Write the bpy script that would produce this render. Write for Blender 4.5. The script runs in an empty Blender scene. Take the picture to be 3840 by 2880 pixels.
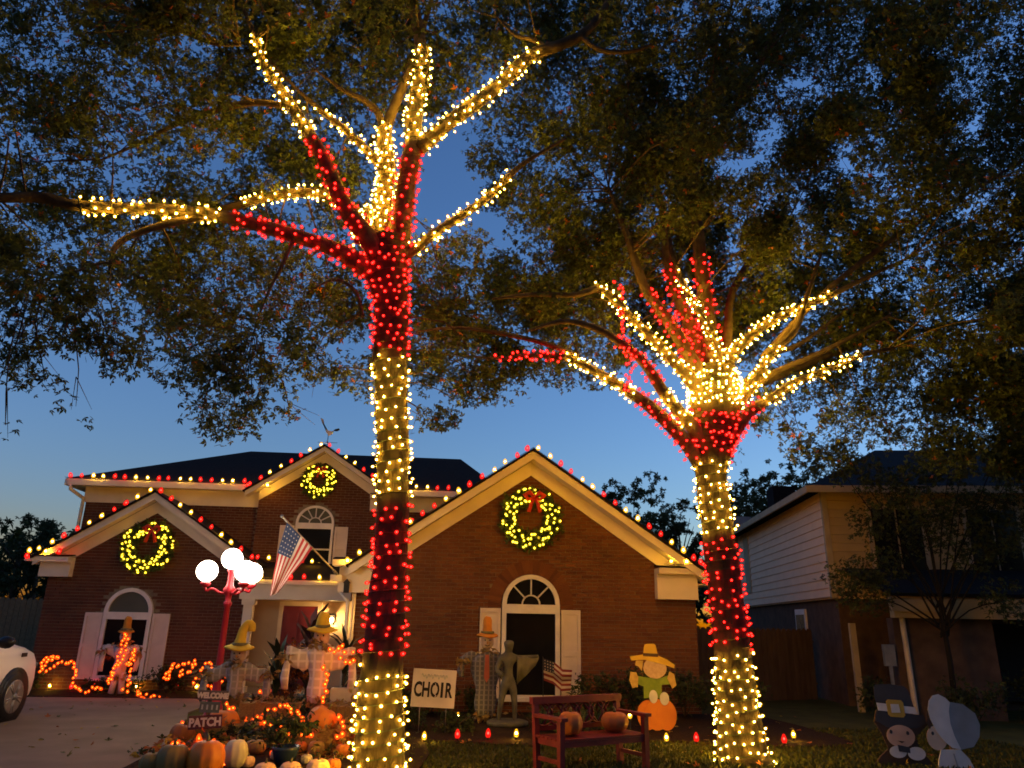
import bpy, bmesh, math, random
import numpy as np
from math import sin, cos, tan, pi, radians, sqrt, atan2
from mathutils import Vector, Matrix, Euler, noise
random.seed(11); NR = np.random.RandomState(5)
S = bpy.context.scene; COL = S.collection

# ------------------------------------------------------------------ camera
FPX = 2770.0
CAM_H, YAW, PITCH, ROLL = 1.6, radians(5), radians(18), radians(1.1)
CF = Vector((sin(YAW)*cos(PITCH), cos(YAW)*cos(PITCH), sin(PITCH)))
_r0 = Vector((cos(YAW), -sin(YAW), 0)); _u0 = _r0.cross(CF)
CR = _r0*cos(ROLL) + _u0*sin(ROLL); CU = _u0*cos(ROLL) - _r0*sin(ROLL)
CC = Vector((0, 0, CAM_H))
cam = bpy.data.cameras.new('camera'); camo = bpy.data.objects.new('camera', cam); COL.objects.link(camo)
cam.sensor_width = 36; cam.lens = 36*FPX/3840; cam.clip_start = .05; cam.clip_end = 2000
camo.matrix_world = Matrix(((CR.x, CU.x, -CF.x, 0), (CR.y, CU.y, -CF.y, 0), (CR.z, CU.z, -CF.z, CAM_H), (0, 0, 0, 1)))
S.camera = camo
# ------------------------------------------------------------------ dusk sky, no sun left
wd = bpy.data.worlds.new('World'); S.world = wd; wd.use_nodes = True
sky = wd.node_tree.nodes.new('ShaderNodeTexSky'); sky.sky_type = 'NISHITA'; sky.sun_disc = False
sky.sun_elevation = radians(0.0); sky.sun_rotation = radians(75); sky.ozone_density = 3.2; sky.dust_density = .3
bg = wd.node_tree.nodes['Background']; bg.inputs['Strength'].default_value = .160
wd.node_tree.links.new(sky.outputs[0], bg.inputs[0])
S.view_settings.view_transform = 'Standard'; S.view_settings.look = 'None'
S.view_settings.exposure = 2.75; S.view_settings.gamma = 1.0
S.render.engine = 'CYCLES'
S.cycles.use_denoising = True; S.cycles.max_bounces = 5; S.cycles.diffuse_bounces = 3; S.cycles.glossy_bounces = 2
S.cycles.transparent_max_bounces = 12; S.cycles.transmission_bounces = 2; S.cycles.sample_clamp_indirect = 3.0
S.cycles.caustics_reflective = False; S.cycles.caustics_refractive = False
S.cycles.filter_width = 1.7

# ------------------------------------------------------------------ helpers
def ray(px, py): return CF + CR*((px-1920)/FPX) + CU*((1440-py)/FPX)
def at(px, py, Y): d = ray(px, py); return CC + d*(Y/d.y)          # a photo direction met at depth Y metres
def gnd(px, py, z=0.0): d = ray(px, py); return CC + d*((z-CAM_H)/d.z)
def depth(P): return (Vector(P)-CC).dot(CF)
def rad(wpx, P): return .5*wpx*depth(P)/FPX                         # radius from an apparent width

WL = {}
GROUPS = {'pumpkin': 'pumpkins of the harvest display', 'stake light': 'stake lights along the beds', 'shrub': 'shrubs in the beds', 'scarecrow': 'scarecrows in the front yard', 'string lights': 'strings of coloured bulbs', 'straw bale': 'straw bales of the harvest display', 'plant': 'spiky plants by the porch', 'lantern': 'wall lanterns'}
def empty(name, loc, rz=0.0):
    o = bpy.data.objects.new(name, None); COL.objects.link(o); o.location = loc; o.rotation_euler.z = rz
    o.empty_display_size = .1; WL[o] = Vector(loc); return o
def tag(o, label=None, cat=None, group=None, kind=None):
    if label: o['label'] = label
    if cat: o['category'] = cat
    group = group or GROUPS.get(cat)
    if group: o['group'] = group
    if kind: o['kind'] = kind
    return o
def put(name, me, parent, P, rot=None, sc=None):
    o = bpy.data.objects.new(name, me); COL.objects.link(o)
    if parent: o.parent = parent; o.location = Vector(P)-WL[parent]
    else: o.location = P
    WL[o] = Vector(P)
    if rot is not None: o.rotation_euler = rot
    if sc is not None: o.scale = sc
    return o

class MB:
    def __init__(s): s.v = []; s.f = []; s.m = []; s.s = []
    def add(s, vs, fs, mi=0, sm=False, M=None):
        b = len(s.v)
        s.v += [tuple(M @ Vector(p)) for p in vs] if M is not None else [tuple(p) for p in vs]
        for f in fs: s.f.append([b+i for i in f]); s.m.append(mi); s.s.append(sm)
        return s
    def mm(s, x0, x1, y0, y1, z0, z1, mi=0, M=None):
        vs = [(x0,y0,z0),(x1,y0,z0),(x1,y1,z0),(x0,y1,z0),(x0,y0,z1),(x1,y0,z1),(x1,y1,z1),(x0,y1,z1)]
        return s.add(vs, [(0,3,2,1),(4,5,6,7),(0,1,5,4),(1,2,6,5),(2,3,7,6),(3,0,4,7)], mi, False, M)
    def box(s, c, d, mi=0, M=None):
        return s.mm(c[0]-d[0]/2, c[0]+d[0]/2, c[1]-d[1]/2, c[1]+d[1]/2, c[2]-d[2]/2, c[2]+d[2]/2, mi, M)
    def prism(s, poly, y0, y1, mi=0, M=None):                       # polygon in x,z pushed from y0 to y1
        n = len(poly)
        a = sum(poly[i][0]*poly[(i+1) % n][1]-poly[(i+1) % n][0]*poly[i][1] for i in range(n))
        if a < 0: poly = poly[::-1]
        vs = [(x, y0, z) for x, z in poly]+[(x, y1, z) for x, z in poly]
        fs = [tuple(range(n)), tuple(range(2*n-1, n-1, -1))]+[(i, i+n, (i+1) % n+n, (i+1) % n) for i in range(n)]
        return s.add(vs, fs, mi, False, M)
    def quad(s, a, b, c, d, mi=0): return s.add([a, b, c, d], [(0, 1, 2, 3)], mi)
    def slab(s, a, b, c, d, t, mi=0):                               # quad with thickness t downwards
        vs = [Vector(p) for p in (a, b, c, d)]; n = (vs[1]-vs[0]).cross(vs[2]-vs[0]).normalized()
        vs += [p-n*t for p in vs]
        return s.add(vs, [(0,1,2,3),(7,6,5,4),(0,4,5,1),(1,5,6,2),(2,6,7,3),(3,7,4,0)], mi)
    def loft(s, rings, mi=0, sm=True, caps=True, closed=True):
        n = len(rings[0]); b = len(s.v); vs = [p for r in rings for p in r]; fs = []
        for k in range(len(rings)-1):
            for i in range(n if closed else n-1):
                j = (i+1) % n; fs.append((k*n+i, k*n+j, (k+1)*n+j, (k+1)*n+i))
        s.add(vs, fs, mi, sm)
        if caps and closed:
            s.f.append([b+i for i in range(n-1, -1, -1)]); s.m.append(mi); s.s.append(False)
            s.f.append([b+(len(rings)-1)*n+i for i in range(n)]); s.m.append(mi); s.s.append(False)
        return s
    def tube(s, pts, rs, n=8, mi=0, sm=True, rough=0.0):
        pts = [Vector(p) for p in pts]
        if not hasattr(rs, '__len__'): rs = [rs]*len(pts)
        rings = []; u = None
        for i, p in enumerate(pts):
            t = (pts[min(i+1, len(pts)-1)]-pts[max(i-1, 0)]).normalized()
            if u is None: u = t.orthogonal().normalized()
            else: u = (u-t*u.dot(t)).normalized()
            w = t.cross(u)
            rings.append([p+(u*cos(2*pi*k/n)+w*sin(2*pi*k/n))*rs[i]*(1+rough*noise.noise(p*3+u*cos(2*pi*k/n)+w*sin(2*pi*k/n))) for k in range(n)])
        return s.loft(rings, mi, sm)
    def lathe(s, prof, n=16, mi=0, sm=True, M=None):
        M = M or Matrix(); rings = [[M @ Vector((max(r, 1e-4)*cos(2*pi*k/n), max(r, 1e-4)*sin(2*pi*k/n), z)) for k in range(n)] for r, z in prof]
        return s.loft(rings, mi, sm)
    def ball(s, c, r, n=12, mi=0, M=None, jit=0.0):
        r = r if hasattr(r, '__len__') else (r, r, r); c = Vector(c); m = max(5, n//2+1); rings = []
        for k in range(m+1):
            th = -pi/2+pi*k/m; q = max(cos(th), .01); ring = []
            for i in range(n):
                d = Vector((q*cos(2*pi*i/n), q*sin(2*pi*i/n), sin(th)))
                e = 1+(jit*noise.noise(d*2.3+c) if jit else 0)
                p = c+Vector((d.x*r[0], d.y*r[1], d.z*r[2]))*e
                ring.append(M @ p if M is not None else p)
            rings.append(ring)
        return s.loft(rings, mi, True)
    def build(s, name, mats, parent=None, local=False, kind=None):
        me = bpy.data.meshes.new(name)
        mats = mats if isinstance(mats, (list, tuple)) else [mats]
        V = np.array(s.v, dtype=float).reshape(-1, 3)
        if local: org = Vector((0, 0, 0))
        else:
            lo, hi = V.min(0), V.max(0); org = Vector(((lo[0]+hi[0])/2, (lo[1]+hi[1])/2, lo[2]))
            V = V-np.array(org)
        me.from_pydata(V.tolist(), [], s.f)
        for m in mats: me.materials.append(m)
        me.polygons.foreach_set('material_index', s.m); me.polygons.foreach_set('use_smooth', s.s); me.update()
        o = bpy.data.objects.new(name, me); COL.objects.link(o)
        if parent is not None:
            o.parent = parent; o.location = org if local else org-WL[parent]
        else: o.location = org
        WL[o] = (WL[parent] if (local and parent is not None) else org)
        if local and parent is not None: WL[o] = WL[parent]
        if kind: o['kind'] = kind
        return o

# ------------------------------------------------------------------ materials
MATS = {}
def _nt(name):
    m = bpy.data.materials.new(name); m.use_nodes = True; return m, m.node_tree.nodes, m.node_tree.links
def mat(name, c1, c2=None, scale=6.0, rough=.75, bump=0.0, bscale=30.0, metal=0.0, spec=.3, transl=0.0, stretch=(1,1,1), contrast=.5, island=0.0):
    if name in MATS: return MATS[name]
    m, N, L = _nt(name); b = N['Principled BSDF']
    b.inputs['Roughness'].default_value = rough; b.inputs['Metallic'].default_value = metal
    b.inputs['Specular IOR Level'].default_value = spec
    tc = N.new('ShaderNodeTexCoord'); mp = N.new('ShaderNodeMapping'); L.new(tc.outputs['Object'], mp.inputs[0])
    oi = N.new('ShaderNodeObjectInfo'); va = N.new('ShaderNodeVectorMath'); va.operation = 'ADD'
    sc = N.new('ShaderNodeVectorMath'); sc.operation = 'SCALE'; sc.inputs[0].default_value = (37.3, 17.7, 29.1); L.new(oi.outputs['Random'], sc.inputs['Scale'])
    L.new(mp.outputs[0], va.inputs[0]); L.new(sc.outputs[0], va.inputs[1]); mp.inputs['Scale'].default_value = stretch
    if c2 is None: c2 = tuple(x*.75 for x in c1)
    n = N.new('ShaderNodeTexNoise'); n.inputs['Scale'].default_value = scale; n.inputs['Detail'].default_value = 5
    L.new(va.outputs[0], n.inputs['Vector'])
    r = N.new('ShaderNodeValToRGB'); r.color_ramp.elements[0].position = .5-contrast*.35; r.color_ramp.elements[1].position = .5+contrast*.35
    r.color_ramp.elements[0].color = (*c2, 1); r.color_ramp.elements[1].color = (*c1, 1)
    L.new(n.outputs['Fac'], r.inputs[0]); L.new(r.outputs[0], b.inputs['Base Color'])
    if island:                                                       # every piece of a joined mesh, and every object, a shade of its own
        ge = N.new('ShaderNodeNewGeometry'); ad = N.new('ShaderNodeMath'); ad.operation = 'ADD'; L.new(ge.outputs['Random Per Island'], ad.inputs[0]); L.new(oi.outputs['Random'], ad.inputs[1])
        fr = N.new('ShaderNodeMath'); fr.operation = 'FRACT'; L.new(ad.outputs[0], fr.inputs[0])
        mr = N.new('ShaderNodeMapRange'); mr.inputs[3].default_value = 1-island; mr.inputs[4].default_value = 1+island; L.new(fr.outputs[0], mr.inputs[0])
        hs = N.new('ShaderNodeHueSaturation'); L.new(mr.outputs[0], hs.inputs['Value']); L.new(r.outputs[0], hs.inputs['Color']); L.new(hs.outputs[0], b.inputs['Base Color'])
        hm = N.new('ShaderNodeMapRange'); hm.inputs[3].default_value = .5-.03*island; hm.inputs[4].default_value = .5+.03*island; L.new(fr.outputs[0], hm.inputs[0]); L.new(hm.outputs[0], hs.inputs['Hue'])
        r = hs
    if bump:
        n2 = N.new('ShaderNodeTexNoise'); n2.inputs['Scale'].default_value = bscale; n2.inputs['Detail'].default_value = 6; L.new(va.outputs[0], n2.inputs['Vector'])
        bp = N.new('ShaderNodeBump'); bp.inputs['Strength'].default_value = bump; bp.inputs['Distance'].default_value = .02
        L.new(n2.outputs['Fac'], bp.inputs['Height']); L.new(bp.outputs[0], b.inputs['Normal'])
    if transl:
        t = N.new('ShaderNodeBsdfTranslucent'); L.new(r.outputs[0], t.inputs['Color'])
        mx = N.new('ShaderNodeMixShader'); mx.inputs[0].default_value = transl
        L.new(b.outputs[0], mx.inputs[1]); L.new(t.outputs[0], mx.inputs[2]); L.new(mx.outputs[0], N['Material Output'].inputs[0])
    MATS[name] = m; return m
def emis(name, col, st, sampled=True, alpha=None):
    m, N, L = _nt(name); N.remove(N['Principled BSDF'])
    e = N.new('ShaderNodeEmission'); e.inputs[0].default_value = (*col, 1); e.inputs[1].default_value = st
    if alpha is None: L.new(e.outputs[0], N['Material Output'].inputs[0])
    else:
        t = N.new('ShaderNodeBsdfTransparent'); mx = N.new('ShaderNodeMixShader'); mx.inputs[0].default_value = alpha
        L.new(t.outputs[0], mx.inputs[1]); L.new(e.outputs[0], mx.inputs[2]); L.new(mx.outputs[0], N['Material Output'].inputs[0])
    if not sampled: m.cycles.emission_sampling = 'NONE'
    MATS[name] = m; return m
def plaid(name, base, l1, l2, sc=22.0, thin=.8):
    m, N, L = _nt(name); b = N['Principled BSDF']; b.inputs['Roughness'].default_value = .9
    tc = N.new('ShaderNodeTexCoord'); prev = None
    for ax, col in (('X', l1), ('Z', l2)):
        w = N.new('ShaderNodeTexWave'); w.wave_type = 'BANDS'; w.bands_direction = ax; w.inputs['Scale'].default_value = sc/6.28
        w.inputs['Distortion'].default_value = 1.2; w.inputs['Detail Scale'].default_value = .6
        L.new(tc.outputs['Object'], w.inputs['Vector'])
        r = N.new('ShaderNodeValToRGB'); r.color_ramp.elements[0].position = thin-.12; r.color_ramp.elements[1].position = thin+.08
        r.color_ramp.elements[0].color = (0, 0, 0, 1); r.color_ramp.elements[1].color = (.75, .75, .75, 1); L.new(w.outputs['Fac'], r.inputs[0])
        mx = N.new('ShaderNodeMixRGB'); L.new(r.outputs[0], mx.inputs[0]); mx.inputs[2].default_value = (*col, 1)
        if prev is None: mx.inputs[1].default_value = (*base, 1)
        else: L.new(prev.outputs[0], mx.inputs[1])
        prev = mx
    L.new(prev.outputs[0], b.inputs['Base Color']); MATS[name] = m; return m

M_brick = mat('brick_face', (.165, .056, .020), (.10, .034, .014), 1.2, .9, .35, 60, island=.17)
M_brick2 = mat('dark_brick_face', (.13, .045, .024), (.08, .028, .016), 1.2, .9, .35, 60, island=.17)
M_mortar = mat('mortar', (.22, .17, .11), (.14, .11, .075), 9, .95)
M_trim = mat('cream_trim_paint', (.80, .69, .52), (.70, .59, .43), 2.5, .6, .05, 30)
M_white = mat('white_paint', (.72, .68, .63), (.60, .56, .51), 4, .6)
M_shutter = mat('shutter_paint', (.64, .55, .47), (.54, .46, .39), 3, .65, .04, 40)
M_roof = mat('asphalt_shingle', (.020, .014, .011), (.010, .007, .006), 14, 1.0, .5, 50, spec=.1)
M_roofblue = mat('slate_blue_shingle', (.013, .012, .014), (.007, .007, .009), 14, 1.0, .5, 50, spec=.1)
M_glass = mat('dark_window_glass', (.010, .010, .011), (.007, .007, .008), 2, .08, spec=.22)
M_glassgrey = mat('blind_backed_glass', (.105, .11, .085), (.08, .085, .065), 1.5, .25, spec=.4)
M_muntin = mat('muntin_paint', (.62, .60, .56), None, 5, .6)
M_bark = mat('oak_bark', (.050, .036, .022), (.020, .015, .010), 9, .95, 1.0, 24, stretch=(1, 1, .35), spec=.1)
M_limb = mat('limb_bark', (.085, .062, .040), (.036, .026, .018), 7, .95, .7, 24, spec=.1)
M_leaf = mat('oak_leaf', (.090, .118, .034), (.046, .064, .020), .9, .75, transl=.35, contrast=.9, spec=.2, island=.4)
M_leaf2 = mat('dark_leaf', (.050, .066, .024), (.024, .034, .013), 1.3, .8, transl=.25, contrast=.9, spec=.2, island=.4)
M_shrub = mat('shrub_leaf', (.05, .07, .018), (.022, .036, .010), 4, .6, transl=.25, contrast=.9)
M_fall = mat('autumn_leaf', (.42, .13, .02), (.20, .05, .012), 9, .7, transl=.3, contrast=.9)
M_fall2 = mat('yellow_leaf', (.45, .30, .04), (.22, .18, .03), 9, .7, transl=.3, contrast=.9)
M_grass = mat('grass', (.075, .075, .018), (.045, .048, .012), 2.5, .9, .4, 60, spec=.1)
M_mulch = mat('mulch', (.045, .028, .018), (.018, .012, .009), 25, .95, 1.0, 60, spec=.05)
M_concrete = mat('driveway_concrete', (.23, .17, .12), (.17, .125, .085), 1.6, .9, .2, 80)
M_wire = mat('green_wire', (.012, .03, .014), None, 5, .5)
M_metal = mat('dull_metal', (.30, .28, .25), None, 8, .45, metal=.6)
M_black = mat('black_plastic', (.012, .012, .013), None, 5, .45)
M_red = mat('red_lamp_paint', (.42, .02, .035), (.30, .012, .022), 5, .4)
M_bench = mat('bench_red_paint', (.17, .012, .014), (.10, .008, .010), 6, .5, .1, 50)
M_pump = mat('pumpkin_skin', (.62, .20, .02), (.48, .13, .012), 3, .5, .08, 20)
M_pumpshade = mat('pumpkin_shaded_skin', (.42, .13, .02), (.33, .10, .02), 3, .55, .08, 20)  # darker copy of the pumpkin skin, shade put into its colour
M_pumppale = mat('pale_pumpkin_skin', (.58, .50, .32), (.44, .38, .22), 4, .6, .1, 20)
M_pumppeach = mat('peach_pumpkin_skin', (.72, .46, .26), (.60, .36, .18), 4, .55, .1, 20)
M_pumpgreen = mat('grey_green_pumpkin_skin', (.27, .17, .04), (.17, .11, .03), 4, .6, .1, 20)
M_stem = mat('pumpkin_stem', (.16, .15, .06), (.09, .07, .03), 12, .8)
M_hay = mat('straw', (.42, .29, .10), (.22, .14, .05), 30, .95, .9, 60, stretch=(1, 6, 6))
M_yel = mat('yellow_felt', (.62, .44, .04), (.50, .34, .03), 6, .9)
M_orfelt = mat('orange_felt', (.60, .25, .03), (.46, .17, .02), 6, .9)
M_burlap = mat('burlap_face', (.52, .38, .24), (.42, .29, .18), 20, .95, .3, 80)
M_denim = plaid('grey_denim', (.24, .22, .19), (.46, .43, .38), (.34, .31, .28), 22, .86)
M_plaidw = plaid('white_plaid', (.50, .44, .36), (.78, .72, .64), (.72, .66, .58), 17, .84)
M_plaidd = plaid('dark_plaid', (.075, .070, .075), (.24, .22, .19), (.17, .15, .15), 26, .8)
M_wood = mat('stake_wood', (.24, .15, .075), (.16, .10, .05), 14, .85)

R_WHITE, R_RED, R_OR = (1.0, .52, .035), (1.0, .018, .014), (1.0, .22, .025)
E_w = emis('warm_bulb_filament', R_WHITE, 150.0); E_wg = emis('warm_bulb_halo_glass', (1.0, .42, .015), .30, False, .55)  # glass shells glow faintly to paint a halo round every bulb
E_r = emis('red_bulb_filament', (1.0, .0030, .0020), 32.0); E_rg = emis('red_bulb_halo_glass', (1.0, .012, .007), .22, False, .60)
E_o = emis('orange_bulb_filament', (1.0, .060, .005), 8.0); E_og = emis('orange_bulb_halo_glass', (1.0, .065, .003), .26, False, .6)
E_y = emis('wreath_bulb_filament', (1.0, .60, .02), 11.0); E_yg = emis('wreath_bulb_halo_glass', (.9, .55, .02), .24, False, .6)
E_globe = emis('lamp_globe_glow', (1.0, .86, .66), 3.4)
E_porch = emis('porch_lamp_glow', (1.0, .55, .18), 125.0)

def bulb_mesh(name, core, shell, r, k=1.75, ln=1.45):
    bm = bmesh.new()
    bmesh.ops.create_icosphere(bm, subdivisions=1, radius=r)
    n0 = len(bm.faces)
    res = bmesh.ops.create_icosphere(bm, subdivisions=2, radius=r*k)
    for v in res['verts']:
        t = v.co.z/(r*k); v.co.z *= ln; v.co.x *= 1-.28*t; v.co.y *= 1-.28*t
    bm.faces.ensure_lookup_table()
    for i, f in enumerate(bm.faces): f.material_index = 0 if i < n0 else 1; f.smooth = True
    me = bpy.data.meshes.new(name); bm.to_mesh(me); bm.free(); me.materials.append(core); me.materials.append(shell); return me
B_W = bulb_mesh('warm_bulb', E_w, E_wg, .0095, 2.1, 1.35); B_R = bulb_mesh('red_bulb', E_r, E_rg, .0100, 2.2, 1.35)
B_Ws = bulb_mesh('warm_house_bulb', E_w, E_wg, .0185, 2.5); B_Rs = bulb_mesh('red_house_bulb', E_r, E_rg, .0195, 2.5)
B_O = bulb_mesh('orange_bulb', E_o, E_og, .0125, 2.3); B_Y = bulb_mesh('wreath_bulb', E_y, E_yg, .0125, 2.3)
B_Wt = bulb_mesh('warm_stake_bulb', E_w, E_wg, .016, 2.2, 1.5); B_Rt = bulb_mesh('red_stake_bulb', E_r, E_rg, .017, 2.3, 1.5)
BM = {'W': B_W, 'R': B_R, 'w': B_Ws, 'r': B_Rs, 'O': B_O, 'Y': B_Y, 'v': B_Wt, 's': B_Rt}

def bulbs(parent, pts, key, up=None, jit=.4):
    for i, p in enumerate(pts):
        k = key if isinstance(key, str) else key[i]
        d = Vector(up[i]) if up is not None else Vector((0, 0, 1))
        q = (d+Vector((random.uniform(-jit, jit), random.uniform(-jit, jit), random.uniform(-jit, jit)))).to_track_quat('Z', 'Y').to_euler()
        s = random.uniform(.88, 1.12)
        put('bulb', BM[k], parent, p, q, (s, s, s))

# ---- leaves, made with numpy
_LOBE = np.array([[0, 0, 0], [.52, .20, .05], [1, 0, -.03], [.52, -.20, .05]])
def _leaf_template(lobes=3, spread=.9):
    V = []; F = []
    for k in range(lobes):
        a = (k-(lobes-1)/2)*spread; ln = 1.0 if lobes == 1 or k == lobes//2 else .78
        ca, sa = cos(a), sin(a); b = len(V)
        for p in _LOBE: V.append((ln*(p[0]*ca-p[1]*sa), ln*(p[0]*sa+p[1]*ca), p[2]))
        F += [(b, b+1, b+2), (b, b+2, b+3)]
    return np.array(V), np.array(F)
LEAF3 = _leaf_template(3); LEAF1 = _leaf_template(1)
def leaves(name, P, size, mats, parent, tmpl=LEAF3, droop=.35, kind='stuff', mi=None, flat=.6):
    P = np.asarray(P, float); n = len(P); T, F = tmpl
    a = NR.uniform(0, 2*pi, n); e = NR.normal(-droop, .55, n)
    X = np.stack([np.cos(a)*np.cos(e), np.sin(a)*np.cos(e), np.sin(e)], 1)
    Nn = NR.normal(0, 1, (n, 3)); Nn[:, 2] += flat*1.5
    Y = np.cross(Nn, X); Y /= np.linalg.norm(Y, axis=1)[:, None]+1e-9; Z = np.cross(X, Y)
    sz = size*NR.uniform(.65, 1.3, n)
    V = P[:, None, :]+sz[:, None, None]*(T[None, :, 0:1]*X[:, None, :]+T[None, :, 1:2]*Y[:, None, :]+T[None, :, 2:3]*Z[:, None, :])
    k = len(T); FF = (F[None]+(np.arange(n)*k)[:, None, None]).reshape(-1, 3); V = V.reshape(-1, 3)
    lo, hi = V.min(0), V.max(0); org = np.array([(lo[0]+hi[0])/2, (lo[1]+hi[1])/2, lo[2]]); V = V-org
    me = bpy.data.meshes.new(name); me.vertices.add(len(V)); me.vertices.foreach_set('co', V.ravel())
    me.loops.add(FF.size); me.loops.foreach_set('vertex_index', FF.ravel().astype(np.int32))
    me.polygons.add(len(FF)); me.polygons.foreach_set('loop_start', np.arange(0, FF.size, 3, dtype=np.int32))
    mats = mats if isinstance(mats, list) else [mats]
    for m in mats: me.materials.append(m)
    if len(mats) > 1:
        ids = NR.choice(len(mats), n, p=mi); me.polygons.foreach_set('material_index', np.repeat(ids, len(F)).astype(np.int32))
    me.update(calc_edges=True); me.validate()
    o = put(name, me, parent, Vector(org)); o['kind'] = kind; return o
def clump_points(c, R, n, sub=6):
    """leaf positions inside a bough: little sprays spread through an uneven ball"""
    m = max(2, n//sub); d = NR.normal(0, 1, (m, 3)); d /= np.linalg.norm(d, axis=1)[:, None]
    r = NR.uniform(.15, 1, m)**.5
    R = np.asarray(R if hasattr(R, '__len__') else (R, R, R*.75))
    s = np.asarray(c)+d*r[:, None]*R
    return (s[:, None, :]+NR.normal(0, .055, (m, sub, 3))).reshape(-1, 3)

# ---- paths
def smooth_path(pts, rs, step=.08):
    P = [Vector(p) for p in pts]; out = []; orr = []
    for i in range(len(P)-1):
        p0, p1, p2, p3 = P[max(i-1, 0)], P[i], P[i+1], P[min(i+2, len(P)-1)]
        n = max(2, int((p2-p1).length/step))
        for k in range(n):
            t = k/n
            out.append(.5*((2*p1)+(p2-p0)*t+(2*p0-5*p1+4*p2-p3)*t*t+(3*p1-p0-3*p2+p3)*t**3)); orr.append(rs[i]*(1-t)+rs[i+1]*t)
    out.append(P[-1]); orr.append(rs[-1]); return out, orr
def helix(path, rs, pitch, spacing, off=.012, start=0.0):
    """points of a cord wound round a limb; returns cord points, bulb points and outward directions"""
    L = [0.0]
    for i in range(1, len(path)): L.append(L[-1]+(path[i]-path[i-1]).length)
    cord = []; bp = []; up = []; s = 0.0; ang = start; acc = 0.0; u = None; i = 0; last = None; ds = .012
    tprev = None
    while s < L[-1]:
        while i < len(L)-2 and L[i+1] < s: i += 1
        f = (s-L[i])/max(L[i+1]-L[i], 1e-6); p = path[i].lerp(path[i+1], f); r = rs[i]*(1-f)+rs[i+1]*f
        t = (path[i+1]-path[i]).normalized()
        if u is None: u = t.orthogonal().normalized()
        u = (u-t*u.dot(t)).normalized(); w = t.cross(u)
        d = u*cos(ang)+w*sin(ang); q = p+d*(r+off)
        if last is not None:
            acc += (q-last).length
            if acc > spacing*random.uniform(.5, 1.5):
                acc = 0; bp.append(q+d*random.uniform(.012, .035)+t*random.uniform(-.045, .045)); up.append(d)
        last = q; cord.append(q)
        da = min(.5, .05/max(r, .03)); ang += da; s += pitch*da/(2*pi)*random.uniform(.85, 1.15)
    return cord, bp, up
def cord_mesh(parent, pts, r=.0055, step=1):
    mb = MB(); pts = pts[::step]
    if len(pts) > 1: mb.tube(pts, r, 3, sm=False); mb.build('cord', M_wire, parent)
def light_string(label, path, rs, key, pitch=.125, spacing=.108, group=None, start=None):
    o = empty('string_lights', path[0]); tag(o, label, 'string lights', group)
    c, b, u = helix(path, rs, pitch, spacing, start=random.uniform(0, 6) if start is None else start)
    cord_mesh(o, c); bulbs(o, b, key, u); return o
# ================================================================== the ground
def sheet(name, poly, z, m, t=.0):
    mb = MB(); n = len(poly)
    if t: mb.add([(x, y, z) for x, y in poly]+[(x, y, z-t) for x, y in poly], [tuple(range(n))]+[(i, i+n, (i+1) % n+n, (i+1) % n)[::-1] for i in range(n)])
    else: mb.add([(x, y, z) for x, y in poly], [tuple(range(n))])
    return tag(mb.build(name, m), kind='structure')
sheet('lawn', [(-150, -60), (150, -60), (150, 260), (-150, 260)], 0, M_grass)
sheet('driveway', [(-14, -6), (-3.25, -6), (-3.25, 10.2), (-3.7, 12.5), (-4.3, 14.5), (-4.3, 16.9), (-14, 16.9)], .03, M_concrete, .10)
sheet('flower_bed', [(-10.5, 16.93), (-4.5, 16.93), (-4.5, 18.37), (-10.5, 18.37)], .045, M_mulch, .1)
_edge = [(-1.5+7.6*k/60, 11.32+.22*sin(k*.21)+.05*sin(k*1.3)+random.uniform(-.03, .03)) for k in range(61)]
sheet('planting_bed', _edge+[(6.3, 12.0), (6.25, 13.5), (6.1, 15.0), (-1.6, 15.0), (-2.0, 13)], .03, M_mulch, .1)
sheet('pumpkin_bed', [(-3.3, 8.8), (-.2, 8.8), (-.05, 10.2), (-.15, 11.5), (-1.4, 12.6), (-2.6, 13.4), (-3.7, 12.6), (-3.4, 10.6)], .05, M_mulch, .1)
# grass blades near enough to read as such
_g = []
for _ in range(34000):
    x, y = random.uniform(-.6, 8.6), random.uniform(7.8, 13.0)
    if y > 11.34+.22*sin((x+1.5)/7.6*60*.21)+random.uniform(-.06, .04) and x < 6.2: continue
    _g.append((x, y, 0))
leaves('grass_blades', _g, .06, [M_grass, M_shrub], None, LEAF1, droop=-1.0, mi=[.8, .2])
tag(bpy.data.objects['grass_blades'], 'short mown grass of the lawn round the bench', 'grass', kind='stuff')

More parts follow.
